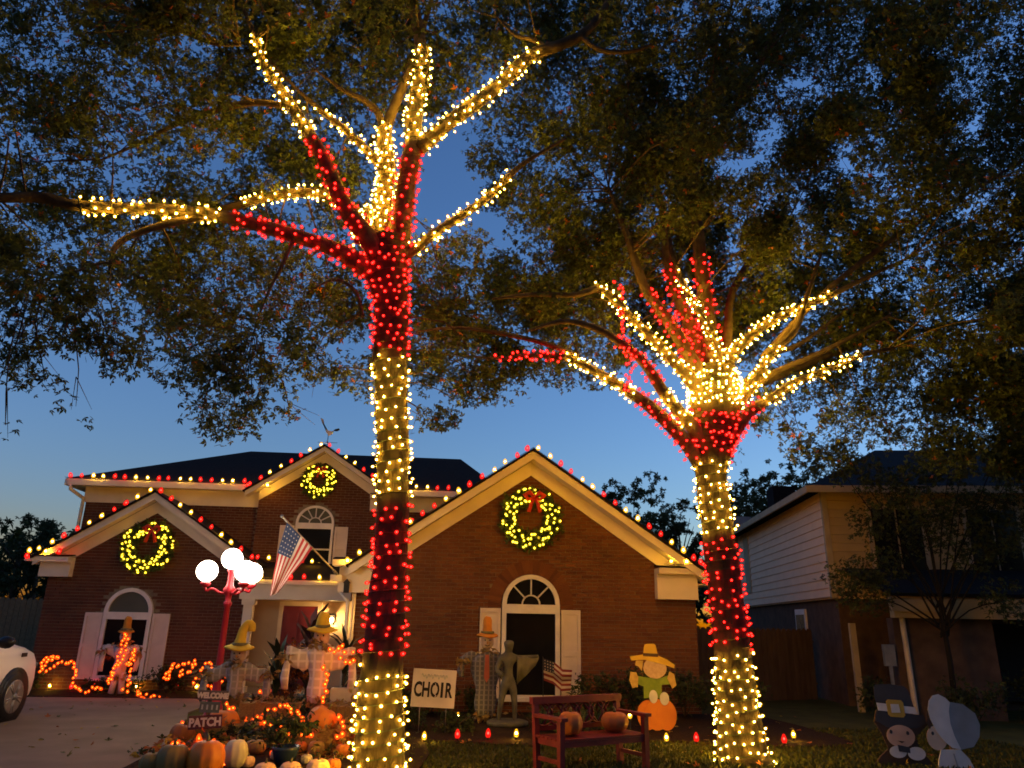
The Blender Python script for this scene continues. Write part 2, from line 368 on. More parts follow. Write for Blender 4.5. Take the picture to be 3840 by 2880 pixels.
# ================================================================== the brick house
H = empty('brick_house', (-2, 17, 0))
tag(H, 'red brick two-storey house with three cream gables edged in red and white lights', 'house')
BR_L, BR_H = .215, .071
brick_me = MB().box((0, 0, 0), (.203, .10, .059)).build('brick_master', M_brick, None, True).data
bpy.data.objects.remove(bpy.data.objects['brick_master'])
def brick_wall(name, outline, yf, inside, hole, n_ind=0, focus=(0, 0), m=M_brick, depth_=.35, pale=None):
    xs = [p[0] for p in outline]; zs = [p[1] for p in outline]
    wall = MB().prism(outline, yf+.012, yf+depth_).build(name, M_mortar, H)
    rows = []; k = 0; z = BR_H/2
    while z < max(zs):
        x = min(xs)-(.5*BR_L if k % 2 else 0)
        while x < max(xs):
            a, b = max(x, min(xs)), min(x+BR_L-.012, max(xs))
            if b-a > .03 and inside(a, z) and inside(b, z) and inside(a, z+.03) and inside(b, z+.03) and not hole((a+b)/2, z) and not hole(a+.02, z) and not hole(b-.02, z):
                rows.append((a, b, z))
            x += BR_L
        z += BR_H; k += 1
    full = [r for r in rows if abs(r[1]-r[0]-(BR_L-.012)) < 1e-4]
    full.sort(key=lambda r: ((r[0]+r[1])/2-focus[0])**2+(r[2]-focus[1])**2)
    ind = set(full[:n_ind])
    for a, b, z in full[:n_ind]:
        put('brick', brick_me, wall, ((a+b)/2, yf+.05+random.uniform(-.003, .003), z), (0, random.uniform(-.006, .006), random.uniform(-.004, .004)))
    mb = MB()
    for r in rows:
        if r in ind: continue
        d = random.uniform(-.003, .003); mb.mm(r[0], r[1], yf+d, yf+.1, r[2]-.0295, r[2]+.0295)
    mb.build('brick_courses', m, wall, kind='stuff')
    return wall
def arch_pts(cx, cz, r, n=16, a0=0, a1=pi, k=1.0): return [(cx+r*cos(a0+(a1-a0)*i/n), cz+k*r*sin(a0+(a1-a0)*i/n)) for i in range(n+1)]
def window(cx, sill, trans, spring, hw, y, spokes=0, rail=None, top=M_glass, low=M_glass, fw=.085, k=1.0):
    """round-headed window: sash below, transom bar, half-round light above"""
    mb = MB(); o, i_ = hw, hw-fw
    mb.mm(cx-o, cx-i_, y-.07, y+.01, sill, spring); mb.mm(cx+i_, cx+o, y-.07, y+.01, sill, spring)
    mb.mm(cx-o-.04, cx+o+.04, y-.11, y+.01, sill-.06, sill-.001)
    mb.mm(cx-i_, cx+i_, y-.065, y+.01, trans, spring)
    mb.mm(cx-i_, cx+i_, y-.065, y+.01, sill, sill+.05)
    A, B = arch_pts(cx, spring, o, 18, k=k), arch_pts(cx, spring, i_, 18, k=k)
    for q in range(18): mb.prism([A[q], A[q+1], B[q+1], B[q]], y-.07, y+.01)
    w = mb.build('window', M_white, H)
    MB().prism([(cx-i_, sill), (cx+i_, sill), (cx+i_, trans), (cx-i_, trans)], y-.012, y-.004).build('pane', low, w)
    MB().prism(arch_pts(cx, spring, i_, 18, k=k), y-.012, y-.004).build('pane', top, w)
    if spokes:
        r0 = i_*.36
        for q in range(1, spokes+1):
            a = pi*q/(spokes+1); d = Vector((cos(a), k*sin(a))); n = Vector((-sin(a), cos(a)))*.014
            p, e = Vector((cx, spring))+d*r0, Vector((cx, spring))+d*(i_+.01)
            MB().prism([tuple(p-n), tuple(e-n), tuple(e+n), tuple(p+n)], y-.045, y-.013).build('muntin', M_muntin, w)
        A, B = arch_pts(cx, spring, r0+.014, 10, k=k), arch_pts(cx, spring, r0-.014, 10, k=k); mb = MB()
        for q in range(10): mb.prism([A[q], A[q+1], B[q+1], B[q]], y-.045, y-.013)
        mb.build('muntin', M_muntin, w)
    if rail: MB().mm(cx-i_, cx+i_, y-.05, y-.013, rail-.02, rail+.02).build('meeting_rail', M_muntin, w)
    return w
def shutter(x0, x1, z0, z1, y):
    mb = MB(); s = .055; zm = z0+(z1-z0)*.5
    mb.mm(x0, x0+s, y-.05, y, z0, z1); mb.mm(x1-s, x1, y-.05, y, z0, z1)
    for a, b in ((z0, z0+.09), (zm-.04, zm+.04), (z1-.08, z1)): mb.mm(x0+s, x1-s, y-.048, y, a, b)
    sh = mb.build('shutter', M_shutter, H)
    for a, b in ((z0+.09, zm-.04), (zm+.04, z1-.08)):
        MB().mm(x0+s, x1-s, y-.028, y-.004, a, b).build('panel', M_shutter, sh)
def gable(ax, az, slope, hw, yf, yw, yb, wl, wr, hf=.17, fr=.27):
    """rake boards, soffits, frieze and the roof behind one gable; az is the outer top of the rake"""
    roof = MB()
    for s in (-1, 1):
        ex, ez = ax+s*hw, az-slope*hw
        MB().prism([(ax, az), (ex, ez), (ex, ez-hf), (ax, az-hf)], yf, yf+.035).build('rake_board', M_trim, H)
        MB().slab((ax, yf+.037, az-hf+.03), (ex, yf+.037, ez-hf+.03), (ex, yw-.04, ez-hf+.03), (ax, yw-.04, az-hf+.03), .02).build('soffit', M_trim, H)
        wx = wl if s < 0 else wr; wz = az-slope*abs(wx-ax)
        MB().prism([(ax, az-hf+.02), (wx, wz-hf+.02), (wx, wz-hf-fr), (ax, az-hf-fr)], yw-.035, yw+.005).build('frieze_board', M_trim, H)
        e2 = ax+s*(hw+.06); z2 = az-slope*(hw+.06)
        a, b, c, d = (ax, yf-.05, az+.048), (e2, yf-.05, z2+.048), (e2, yb, z2+.048), (ax, yb, az+.048)
        if s > 0: roof.slab(a, b, c, d, .042)
        else: roof.slab(a, d, c, b, .042)
    return roof.build('roof', M_roof, H)
def cornice_return(x0, x1, y0, y1, z0, z1, lip):
    mb = MB().mm(x0, x1, y0, y1, z0, z1-.06)
    mb.mm(x0-lip[0], x1+lip[1], y0-.16, y1-.002, z1-.06, z1+.05)
    o = mb.build('cornice_return', M_trim, H)
    MB().slab((x0-lip[0], y0-.18, z1+.075), (x1+lip[1], y0-.18, z1+.075), (x1+lip[1], y1-.004, z1+.125), (x0-lip[0], y1-.004, z1+.125), .02).build('return_flashing', M_roof, o)

# ---- the single-storey gable wing on the right
RA, RZ, RS, RHW, RYF, RYW = 1.74, 4.96, .675, 3.5, 14.6, 15.0
RWL, RWR = -1.62, 5.08
def r_in(x, z): return RWL <= x <= RWR and z < RZ-.12-RS*abs(x-RA)
WC, WS, WT, WP, WH = 1.765, .28, 1.80, 1.97, .565
def r_hole(x, z): return (abs(x-WC) < WH+.02 and WS-.05 < z < WP+.02) or (z >= WP-.02 and (x-WC)**2+(z-WP)**2 < (WH+.15)**2 and z > WP-.02) or (abs(x-WC) < WH+.15 and WP-.2 < z < WP)
rw = brick_wall('wall', [(RWL, 0), (RWR, 0), (RWR, RZ-.12-RS*(RWR-RA)), (RA, RZ-.12), (RWL, RZ-.12-RS*(RA-RWL))], RYW, r_in, r_hole, 240, (WC, 2.9))
# soldier bricks of the arch, and the short stacks they spring from
for q in range(33):
    a = pi*(q+.5)/33; w = .034; n = Vector((-sin(a), cos(a))); d = Vector((cos(a), sin(a)))
    p0, p1 = Vector((WC, WP))+d*(WH+.01), Vector((WC, WP))+d*(WH+.275)
    MB().prism([tuple(p0-n*w*.78), tuple(p1-n*w*1.22), tuple(p1+n*w*1.22), tuple(p0+n*w*.78)], RYW-.014+random.uniform(-.003, .003), RYW+.011).build('arch_brick', M_brick, rw)
for s in (-1, 1):
    for q in range(3):
        c = WC+s*(WH+.145); MB().mm(c-.13, c+.13, RYW-.013, RYW+.011, WP-.2+q*.067+.004, WP-.2+q*.067+.061).build('brick', M_brick, rw)
window(WC, WS, WT, WP, WH, RYW, spokes=3)
shutter(.775, 1.175, .27, 1.89, RYW); shutter(2.36, 2.74, .26, 1.88, RYW)
gable(RA, RZ, RS, RHW, RYF, RYW, 24.0, RWL, RWR)
cornice_return(4.26, 5.08, 14.80, 15.0, 2.12, 2.66, (.0, .18)); cornice_return(-1.95, -1.15, 14.80, 15.0, 2.12, 2.66, (.12, .0))
MB().mm(5.08, 5.40, 14.9, 24, 2.40, 2.44).build('eave_soffit', M_trim, H)
MB().mm(4.74, 5.075, 15.36, 24, 0, 2.45).build('side_wall', M_brick2, H)
MB().mm(-1.60, -1.30, 15.36, 20.2, 0, 2.6).build('side_wall', M_brick2, H)

# ---- the low gable wing on the left
LA, LZ, LS, LHW, LYF, LYW = -6.80, 4.40, .645, 2.42, 18.05, 18.4
LWL, LWR = -8.98, -4.55
def l_in(x, z): return LWL <= x <= LWR and z < LZ-.12-LS*abs(x-LA)
LC, LSI, LT, LP, LH = -7.07, .30, 1.54, 1.70, .53
def l_hole(x, z): return (abs(x-LC) < LH+.02 and LSI-.05 < z < LP) or (z >= LP-.02 and (x-LC)**2+(z-LP)**2 < (LH+.02)**2)
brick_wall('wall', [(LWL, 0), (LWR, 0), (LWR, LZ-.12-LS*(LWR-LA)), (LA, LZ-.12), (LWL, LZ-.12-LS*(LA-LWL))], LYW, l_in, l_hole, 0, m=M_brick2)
window(LC, LSI, LT, LP, LH, LYW, rail=.97, top=M_glassgrey)
shutter(-8.0, -7.62, .27, 1.68, LYW); shutter(-6.52, -6.14, .27, 1.68, LYW)
gable(LA, LZ, LS, LHW, LYF, LYW, 20.45, LWL, LWR)
cornice_return(-9.12, -8.46, 18.2, 18.4, 2.44, 2.82, (.28, .0)); cornice_return(-4.92, -4.45, 18.2, 18.4, 2.44, 2.82, (.0, .1))
MB().mm(-8.97, -8.65, 18.76, 20.5, 0, 2.75).build('side_wall', M_brick2, H); MB().mm(-4.88, -4.56, 18.76, 20.5, 0, 2.75).build('side_wall', M_brick2, H)

# ---- the two-storey part behind
def u_in(x, z): return -9.45 <= x <= 1.0 and 2.2 < z < 4.86
def u_hole(x, z): return -4.9 < x < -1.7
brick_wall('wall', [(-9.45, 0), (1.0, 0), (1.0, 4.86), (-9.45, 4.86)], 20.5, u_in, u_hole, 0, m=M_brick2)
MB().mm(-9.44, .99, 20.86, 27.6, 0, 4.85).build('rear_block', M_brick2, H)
for a, b in ((-9.5, -4.98), (-1.62, 1.05)):
    MB().mm(a, b, 20.46, 20.49, 4.46, 4.86).build('frieze_board', M_trim, H)
    MB().mm(a-(.33 if a < -5 else 0), b, 20.12, 20.488, 4.862, 4.90).build('soffit', M_trim, H)
    MB().mm(a-(.33 if a < -5 else 0), b, 20.05, 20.118, 4.84, 5.00).build('gutter', M_trim, H)
MB().mm(-9.83, -9.5, 20.49, 27.8, 4.862, 4.90).build('soffit', M_trim, H); MB().mm(-9.90, -9.832, 20.12, 27.9, 4.84, 5.00).build('gutter', M_trim, H)
ez, ry, rz_ = 5.01, 24.0, 6.74; a, b, c, d = (-9.88, 20.07, ez), (1.65, 20.07, ez), (1.65, 27.9, ez), (-9.88, 27.9, ez); e, f = (-6.3, ry, rz_), (.45, ry, rz_)
zn = ez+.53*(rz_-ez)/(ry-20.07)
MB().add([a, b, c, d, e, f, (-4.97, 20.07, ez), (-4.97, 20.6, zn), (-1.64, 20.6, zn), (-1.64, 20.07, ez), (-4.97, 20.6, ez), (-1.64, 20.6, ez)],
         [(0, 6, 7, 4), (7, 8, 5, 4), (9, 1, 5, 8), (1, 2, 5), (2, 3, 4, 5), (3, 0, 4), (0, 3, 10, 6), (3, 2, 11, 10), (2, 1, 9, 11)]).build('roof', M_roof, H)
UA, UZ, US, UHW, UYF, UYW = -3.30, 6.08, .655, 1.95, 19.9, 20.3
UWL, UWR = -4.96, -1.66
def g_in(x, z): return UWL <= x <= UWR and z > 2.3 and z < UZ-.12-US*abs(x-UA)
UC, USI, UT, UP, UH = -3.42, 2.93, 3.91, 4.06, .50
def g_hole(x, z): return (abs(x-UC) < UH+.02 and USI-.05 < z < UP) or (z >= UP-.02 and (x-UC)**2+(z-UP)**2 < (UH+.02)**2)
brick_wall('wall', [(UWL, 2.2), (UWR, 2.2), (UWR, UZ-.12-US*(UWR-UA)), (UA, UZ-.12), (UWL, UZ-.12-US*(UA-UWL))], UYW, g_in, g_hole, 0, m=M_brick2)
window(UC, USI, UT, UP, UH, UYW, spokes=5, rail=3.38, top=M_glassgrey, fw=.06, k=.92)
shutter(-4.32, -3.95, 2.90, 3.98, UYW); shutter(-2.89, -2.54, 2.90, 3.98, UYW)
gable(UA, UZ, US, UHW, UYF, UYW, 24.3, UWL, UWR, .13, .24)
cornice_return(-2.0, -1.55, 20.1, 20.3, 4.42, 4.78, (0, .25))

# ---- porch between the wings
MB().mm(-4.42, -2.0, 17.42, 17.72, 2.02, 2.34).build('porch_beam', M_trim, H)
MB().mm(-4.46, -1.98, 17.36, 17.46, 2.342, 2.44).build('gutter', M_trim, H)
MB().mm(-4.44, -1.62, 17.73, 19.34, 2.20, 2.24).build('porch_ceiling', M_trim, H)
MB().slab((-4.5, 17.38, 2.46), (-1.62, 17.38, 2.46), (-1.62, 20.28, 3.02), (-4.5, 20.28, 3.02), .05).build('roof', M_roof, H)
mb = MB().mm(-4.32, -4.12, 17.48, 17.68, .05, 2.02); mb.mm(-4.36, -4.08, 17.44, 17.72, .05, .22); mb.mm(-4.36, -4.08, 17.44, 17.72, 1.90, 2.018); mb.build('column', M_trim, H)
M_stucco = mat('beige_entry_paint', (.62, .50, .34), (.54, .42, .28), 2, .8)
MB().mm(-4.54, -1.62, 19.34, 19.6, 0, 2.5).build('entry_wall', M_stucco, H)
MB().mm(-4.5, -1.62, 17.3, 19.33, .0, .10).build('porch_floor', M_concrete, H)
dr = MB().mm(-3.80, -2.98, 19.26, 19.31, .10, 1.92).build('door', mat('red_door_paint', (.20, .02, .03), None, 3, .45), H)
for (p, q, r, s) in ((-3.70, -3.43, 1.0, 1.75), (-3.35, -3.08, 1.0, 1.75), (-3.70, -3.43, .22, .85), (-3.35, -3.08, .22, .85)):
    MB().mm(p, q, 19.235, 19.258, r, s).build('panel', MATS['red_door_paint'], dr)
MB().ball((-3.04, 19.22, .98), .035, 8).build('handle', M_metal, dr)
mb = MB().mm(-3.90, -3.805, 19.24, 19.338, .1, 2.02); mb.mm(-2.975, -2.88, 19.24, 19.338, .1, 2.02); mb.mm(-3.804, -2.976, 19.24, 19.338, 1.925, 2.02); mb.build('door_frame', M_trim, H)
# down pipes
def pipe(pts, r=.04):
    mb = MB(); mb.tube(pts, r, 8); mb.build('downspout', M_trim, H)
pipe([(-9.72, 20.08, 4.85), (-9.72, 20.1, 4.74), (-9.50, 20.42, 4.55), (-9.50, 20.44, 4.4), (-9.50, 20.44, 2.2)], .045)
pipe([(-2.0, 17.3, 2.42), (-2.0, 17.3, 2.3), (-1.98, 15.3, 2.15), (-1.76, 14.93, 1.95), (-1.74, 14.93, .1)], .035)
pipe([(-1.66, 14.93, 2.1), (-1.66, 14.93, .1)], .014)
# porch wall lantern, lit
lan = empty('wall_lantern', at(1245, 2330, 19.25)); tag(lan, 'lit wall lantern on the beige entry wall beside the red door', 'lantern')
c = WL[lan]
mb = MB().mm(c.x-.05, c.x+.05, c.y-.01, c.y+.08, c.z-.02, c.z+.16); mb.mm(c.x-.07, c.x+.07, c.y-.17, c.y-.02, c.z+.14, c.z+.17); mb.mm(c.x-.06, c.x+.06, c.y-.16, c.y-.03, c.z-.10, c.z-.08)
for sx in (-.055, .055):
    for sy in (-.15, -.04): mb.mm(c.x+sx-.006, c.x+sx+.006, c.y+sy-.006, c.y+sy+.006, c.z-.08, c.z+.14)
mb.build('lantern_frame', M_black, lan); MB().ball((c.x, c.y-.095, c.z+.03), (.035, .035, .055), 10).build('lamp_glow', E_porch, lan)
# dark lantern on the corner of the right wing
ln2 = empty('wall_lantern', at(1300, 2205, 14.8)); tag(ln2, 'unlit black wall lantern under the cornice at the corner of the brick wing', 'lantern'); c = WL[ln2]
mb = MB().mm(c.x-.05, c.x+.05, c.y-.06, c.y+.06, c.z-.09, c.z+.09); mb.prism([(c.x-.07, c.z+.09), (c.x+.07, c.z+.09), (c.x, c.z+.17)], c.y-.06, c.y+.06); mb.mm(c.x-.012, c.x+.012, c.y, c.y+.2, c.z+.10, c.z+.13)
mb.build('lantern_body', M_black, ln2)

# weathervane on the upper gable
wv = empty('weathervane', (UA+.05, 19.95, 6.12)); tag(wv, 'pale metal rooster weathervane on the upper gable peak', 'weathervane'); c = WL[wv]
MB().tube([c, c+Vector((0, 0, .38))], .014, 6).build('rod', M_black, wv)
MB().tube([c+Vector((-.35, 0, .1)), c+Vector((.35, 0, .1))], .008, 5).tube([c+Vector((0, -.25, .1)), c+Vector((0, .25, .1))], .008, 5).build('cross_arm', M_black, wv)
M_vane = mat('pale_vane_metal', (.55, .52, .46), None, 8, .5, metal=.3)
b = c+Vector((0, 0, .40))
MB().prism([(b.x-.10, b.z+.10), (b.x+.02, b.z-.05), (b.x+.14, b.z+.02), (b.x+.20, b.z+.16), (b.x+.12, b.z+.12), (b.x-.02, b.z+.14)], b.y-.015, b.y+.015).build('body', M_vane, wv)
MB().prism([(b.x-.02, b.z+.14), (b.x-.14, b.z+.22), (b.x-.26, b.z+.42), (b.x-.34, b.z+.62), (b.x-.22, b.z+.55), (b.x-.16, b.z+.30), (b.x-.08, b.z+.08)][::-1], b.y-.01, b.y+.01).build('tail', M_vane, wv)
MB().prism([(b.x+.17, b.z+.14), (b.x+.30, b.z+.13), (b.x+.40, b.z+.19), (b.x+.36, b.z+.24), (b.x+.22, b.z+.20)], b.y-.02, b.y+.02).build('head', M_black, wv)

for o_ in [wv]: o_.scale = (.75, .75, .75)
# ---- bulbs along roof edges
def edge_string(label, runs, n0=0, spacing=.27, group=None):
    o = empty('string_lights', runs[0][0]); tag(o, label, 'string lights', group); k = n0
    for A, B in runs:
        A, B = Vector(A), Vector(B); n = max(1, int(round((B-A).length/spacing))); pts = [A.lerp(B, (i+.5)/n) for i in range(n)]
        for p in pts:
            p += Vector((random.uniform(-.02, .02), 0, random.uniform(0, .02)))
            bulbs(o, [p+Vector((0, 0, .05))], 'r' if (k//2) % 2 == 0 else 'w', jit=.25); k += 1
        cord_mesh(o, [A, A.lerp(B, .5), B], .006)
    return o
zt = .065
def rk(ax, az, sl, hw, yf, s): return ((ax, yf-.03, az+zt), (ax+s*hw, yf-.03, az-sl*hw+zt))
edge_string('red and white lights along the roof edge of the low left gable', [rk(LA, LZ, LS, LHW+.25, LYF, -1)[::-1], rk(LA, LZ, LS, LHW+.1, LYF, 1), ((-9.45, 18.0, 2.93), (-8.5, 18.0, 2.93))], 1, .29)
edge_string('red and white lights along the gutter of the upper storey', [((-9.88, 20.03, 5.03), (-5.2, 20.03, 5.03)), ((-5.3, 19.95, 4.92), (-4.6, 19.95, 4.92))], 0, .27)
edge_string('red and white lights along the roof edge of the upper gable below the weathervane', [rk(UA, UZ, US, UHW, UYF, -1)[::-1], rk(UA, UZ, US, UHW, UYF, 1)], 0, .28)
edge_string('red and white lights along the short gutter between the upper gable and the brick wing', [((-1.5, 20.03, 5.03), (.2, 20.03, 5.03))], 0, .30)
edge_string('red and white lights along the roof edge of the big brick gable', [rk(RA, RZ, RS, RHW+.15, RYF, -1)[::-1], rk(RA, RZ, RS, RHW+.05, RYF, 1), ((4.35, 14.6, 2.78), (5.25, 14.6, 2.78))], 2, .27)
edge_string('red and white lights along the porch gutter above the door', [((-4.44, 17.34, 2.46), (-1.95, 17.34, 2.46))], 1, .30)
edge_string('red and white lights on the porch roof slope behind the street lamp', [((-4.4, 18.0, 2.92), (-3.2, 19.9, 2.98))], 1, .35)

# ---- wreaths
M_fir = mat('fir_needles', (.075, .105, .02), (.035, .055, .012), 12, .7)
M_bow = mat('red_ribbon', (.70, .05, .02), (.55, .03, .015), 6, .5)
def wreath(label, c, R, r, n):
    o = empty('wreath', c); tag(o, label, 'wreath', 'lit wreaths on the gables'); c = Vector(c); P = []
    for _ in range(int(5200*R)):
        a = random.uniform(0, 2*pi); q = random.gauss(0, .42); w = random.uniform(-1, 1)
        P.append((c.x+(R+q*r)*cos(a), c.y-.06+w*.05, c.z+(R+q*r)*sin(a)))
    leaves('fir_ring', P, .10, M_fir, o, LEAF3, droop=0, flat=0)
    MB().tube([c+Vector((R*cos(a), -.02, R*sin(a))) for a in [2*pi*k/24 for k in range(25)]], r*.42, 6).build('ring', M_fir, o)
    bp = []
    for k in range(n):
        a = 2*pi*(k+random.uniform(-.3, .3))/n; q = random.choice([-1, -.4, .3, 1])*r*.72+random.uniform(-.03, .03)
        bp.append(c+Vector(((R+q)*cos(a), -.13, (R+q)*sin(a))))
    bulbs(o, bp, 'Y', [(0, -1, 0)]*n, .6)
    t = c+Vector((R*.14, -.14, R*.92)); s = 1.15*R/.46; mb = MB()
    for sx in (-1, 1):
        mb.tube([t, t+Vector((sx*.09*s, -.03, .07*s)), t+Vector((sx*.17*s, 0, .03*s)), t+Vector((sx*.10*s, .02, -.05*s)), t], [.02*s, .045*s, .05*s, .04*s, .02*s], 6)
        mb.tube([t, t+Vector((sx*.06*s, -.02, -.13*s)), t+Vector((sx*.10*s, 0, -.27*s))], [.02*s, .035*s, .04*s], 5)
    mb.ball(t, .04*s, 8); mb.build('bow', M_bow, o)
wreath('large lit green wreath with red bow on the big brick gable above the arched window', (1.73, 14.93, 3.63), .46, .17, 100)
wreath('lit wreath with red bow on the low left gable above the street lamp', (-6.85, 18.33, 3.15), .44, .17, 104)
wreath('small lit wreath with red bow on the upper gable under the weathervane', (-3.42, 20.24, 5.18), .33, .14, 74)
# ================================================================== the two big trees
def limb_pts(pl):                                                    # (px, py, depth, apparent width)
    P = [at(x, y, Y) for x, y, Y, w in pl]; return P, [rad(w, p) for p, (x, y, Y, w) in zip(P, pl)]
class Tree:
    def __init__(s, name, base, label):
        s.o = empty(name, base); tag(s.o, label, 'tree'); s.skel = []
    def limb(s, pl, name='limb', m=M_limb, n=9, rough=.12):
        P, r = limb_pts(pl); P, r = smooth_path(P, r, .05)
        MB().tube(P, r, n, rough=rough).build(name, m, s.o); s.skel += [(p, q) for p, q in zip(P, r)]; return P, r
def cut(P, r, a, b):
    i, j = int(a*(len(P)-1)), max(int(a*(len(P)-1))+1, int(b*(len(P)-1))); return P[i:j+1], r[i:j+1]
def cut_py(P, r, y0, y1):                                            # part of a path between two photo heights
    def py(p): d = p-CC; return 1440-FPX*d.dot(CU)/d.dot(CF)
    k = [i for i, p in enumerate(P) if min(y0, y1) <= py(p) <= max(y0, y1)]
    return P[k[0]:k[-1]+1], r[k[0]:k[-1]+1]

# ---------------- left tree
b0 = at(1425, 2975, 8.6); b0.z = 0
T1 = Tree('oak_tree', b0, 'tall oak with a thick straight trunk banded in red and white lights')
TP, TR = T1.limb([(1420, 2990, 8.6, 313), (1420, 2900, 8.6, 212), (1424, 2700, 8.6, 179), (1436, 2480, 8.6, 153), (1455, 2200, 8.6, 134), (1468, 2000, 8.6, 121),
                  (1473, 1700, 8.6, 119), (1463, 1350, 8.6, 123), (1466, 1150, 8.6, 123), (1450, 1010, 8.6, 157), (1448, 900, 8.6, 140)], 'trunk', M_bark, 16, .10)
W8 = 'white lights wound on '; R8 = 'red lights wound on '
light_string(W8+'the foot of the tall oak beside the pumpkins', *cut_py(TP, TR, 2960, 2480), 'W')
light_string(R8+'the lower trunk of the tall oak near the flag', *cut_py(TP, TR, 2470, 1900), 'R')
light_string(W8+'the middle trunk of the tall oak at roof height', *cut_py(TP, TR, 1890, 1345), 'W')
light_string(R8+'the upper trunk and crotch of the tall oak', *cut_py(TP, TR, 1335, 905), 'R', pitch=.105, spacing=.092)
# limbs: photo x, photo y, depth, apparent width
A, r = T1.limb([(1440, 1040, 8.6, 90), (1340, 985, 8.5, 72), (1230, 925, 8.4, 60), (1040, 865, 8.3, 52), (830, 810, 8.2, 46), (600, 785, 8.1, 44), (400, 780, 8.0, 42), (260, 765, 7.9, 44), (150, 740, 7.8, 42), (-60, 740, 7.6, 36), (-400, 700, 7.3, 20)])
LK = dict(pitch=.115, spacing=.104)
light_string(R8+'the inner half of the long level limb of the tall oak', *cut(A, r, .03, .385), 'R', **LK)
light_string(W8+'the outer half of the long level limb of the tall oak', *cut(A, r, .405, .70), 'W', **LK)
T1.limb([(800, 805, 8.2, 34), (640, 835, 8.15, 30), (500, 880, 8.1, 26), (430, 930, 8.0, 22), (415, 1010, 7.95, 16)])
T1.limb([(430, 985, 8.0, 12), (360, 990, 7.9, 11), (250, 1030, 7.8, 9), (100, 1060, 7.7, 6)])
A, r = T1.limb([(1400, 900, 8.7, 60), (1350, 810, 8.9, 46), (1260, 745, 9.1, 42), (1160, 722, 9.2, 38), (1020, 735, 9.3, 34), (870, 775, 9.4, 28), (700, 800, 9.5, 20), (480, 790, 9.6, 10)])
light_string(W8+'the curved limb above the long level limb of the oak', *cut(A, r, .22, .62), 'W', **LK)
A, r = T1.limb([(1420, 960, 8.5, 90), (1370, 880, 8.4, 72), (1300, 790, 8.3, 64), (1240, 660, 8.2, 56), (1195, 560, 8.15, 50), (1120, 440, 8.1, 44), (1040, 320, 8.0, 38), (990, 240, 7.95, 28), (955, 135, 7.9, 18), (900, 0, 7.8, 12), (850, -150, 7.7, 8)])
light_string(R8+'the lower steep limb leaning left in the tall oak', *cut(A, r, .08, .40), 'R', **LK)
light_string(W8+'the upper steep limb leaning left in the tall oak', *cut(A, r, .41, .76), 'W', **LK)
T1.limb([(1060, 395, 8.05, 24), (960, 385, 8.2, 26), (860, 400, 8.35, 26), (760, 430, 8.5, 24), (640, 475, 8.7, 20), (540, 530, 8.9, 14), (380, 600, 9.1, 7)])
T1.limb([(900, 165, 7.8, 18), (800, 160, 7.9, 20), (700, 125, 8.0, 16), (560, 80, 8.2, 10)])
A, r = T1.limb([(1440, 930, 8.75, 80), (1432, 860, 8.85, 66), (1436, 760, 8.9, 66), (1452, 640, 8.95, 62), (1440, 510, 9.0, 56), (1440, 470, 9.0, 46)])
light_string(W8+'the upright middle limb of the tall oak', *cut(A, r, .12, .98), 'W', pitch=.10, spacing=.085)
T1.limb([(1440, 500, 9.0, 44), (1470, 420, 9.05, 40), (1505, 340, 9.1, 34), (1560, 200, 9.2, 26), (1600, 60, 9.3, 20), (1650, -100, 9.4, 14)])
T1.limb([(1440, 490, 9.0, 34), (1415, 420, 9.0, 26), (1360, 372, 9.0, 22), (1290, 340, 9.0, 16), (1180, 260, 9.0, 8)])
A, r = T1.limb([(1438, 640, 8.95, 40), (1400, 590, 8.95, 32), (1310, 500, 8.9, 28), (1205, 415, 8.85, 22), (1120, 340, 8.8, 14), (1020, 240, 8.7, 8)])
light_string(W8+'the thin side shoot of the upright middle limb', *cut(A, r, .08, .60), 'W', **LK)
A, r = T1.limb([(1345, 905, 8.45, 34), (1360, 830, 8.6, 36), (1400, 780, 8.8, 36), (1440, 745, 8.9, 34)])
light_string(W8+'the short elbow in the crotch of the tall oak', A, r, 'W', pitch=.09, spacing=.07)
A, r = T1.limb([(1490, 970, 8.6, 90), (1505, 860, 8.6, 78), (1520, 720, 8.6, 72), (1542, 590, 8.6, 68), (1555, 540, 8.6, 70)])
light_string(R8+'the thick right-hand limb of the tall oak', *cut(A, r, .05, .93), 'R', **LK)
A, r = T1.limb([(1552, 560, 8.6, 66), (1552, 450, 8.65, 62), (1570, 330, 8.7, 58), (1585, 235, 8.75, 54), (1570, 120, 8.8, 44), (1550, 0, 8.85, 38), (1530, -160, 8.9, 26)])
light_string(W8+'the upright fork of the thick right-hand limb', *cut(A, r, .02, .52), 'W', **LK)
A, r = T1.limb([(1565, 560, 8.6, 62), (1690, 455, 8.5, 54), (1840, 345, 8.4, 48), (1990, 210, 8.3, 46), (2100, 170, 8.25, 42), (2190, 125, 8.2, 36), (2260, 40, 8.15, 26), (2330, -90, 8.1, 18)])
light_string(W8+'the slanting fork of the thick right-hand limb', *cut(A, r, .03, .55), 'W', **LK)
T1.limb([(2060, 190, 8.3, 22), (2000, 150, 8.4, 20), (1930, 130, 8.5, 14), (1860, 60, 8.6, 8)])
T1.limb([(2180, 140, 8.2, 20), (2260, 190, 8.15, 20), (2380, 190, 8.1, 14), (2480, 150, 8.0, 8)])
A, r = T1.limb([(1520, 960, 8.6, 44), (1640, 868, 8.5, 34), (1760, 790, 8.4, 30), (1850, 720, 8.35, 28), (1930, 640, 8.3, 22), (2000, 590, 8.2, 16), (2120, 520, 8.1, 9)])
light_string(W8+'the low slender limb right of the tall oak trunk', *cut(A, r, .06, .68), 'W', **LK)
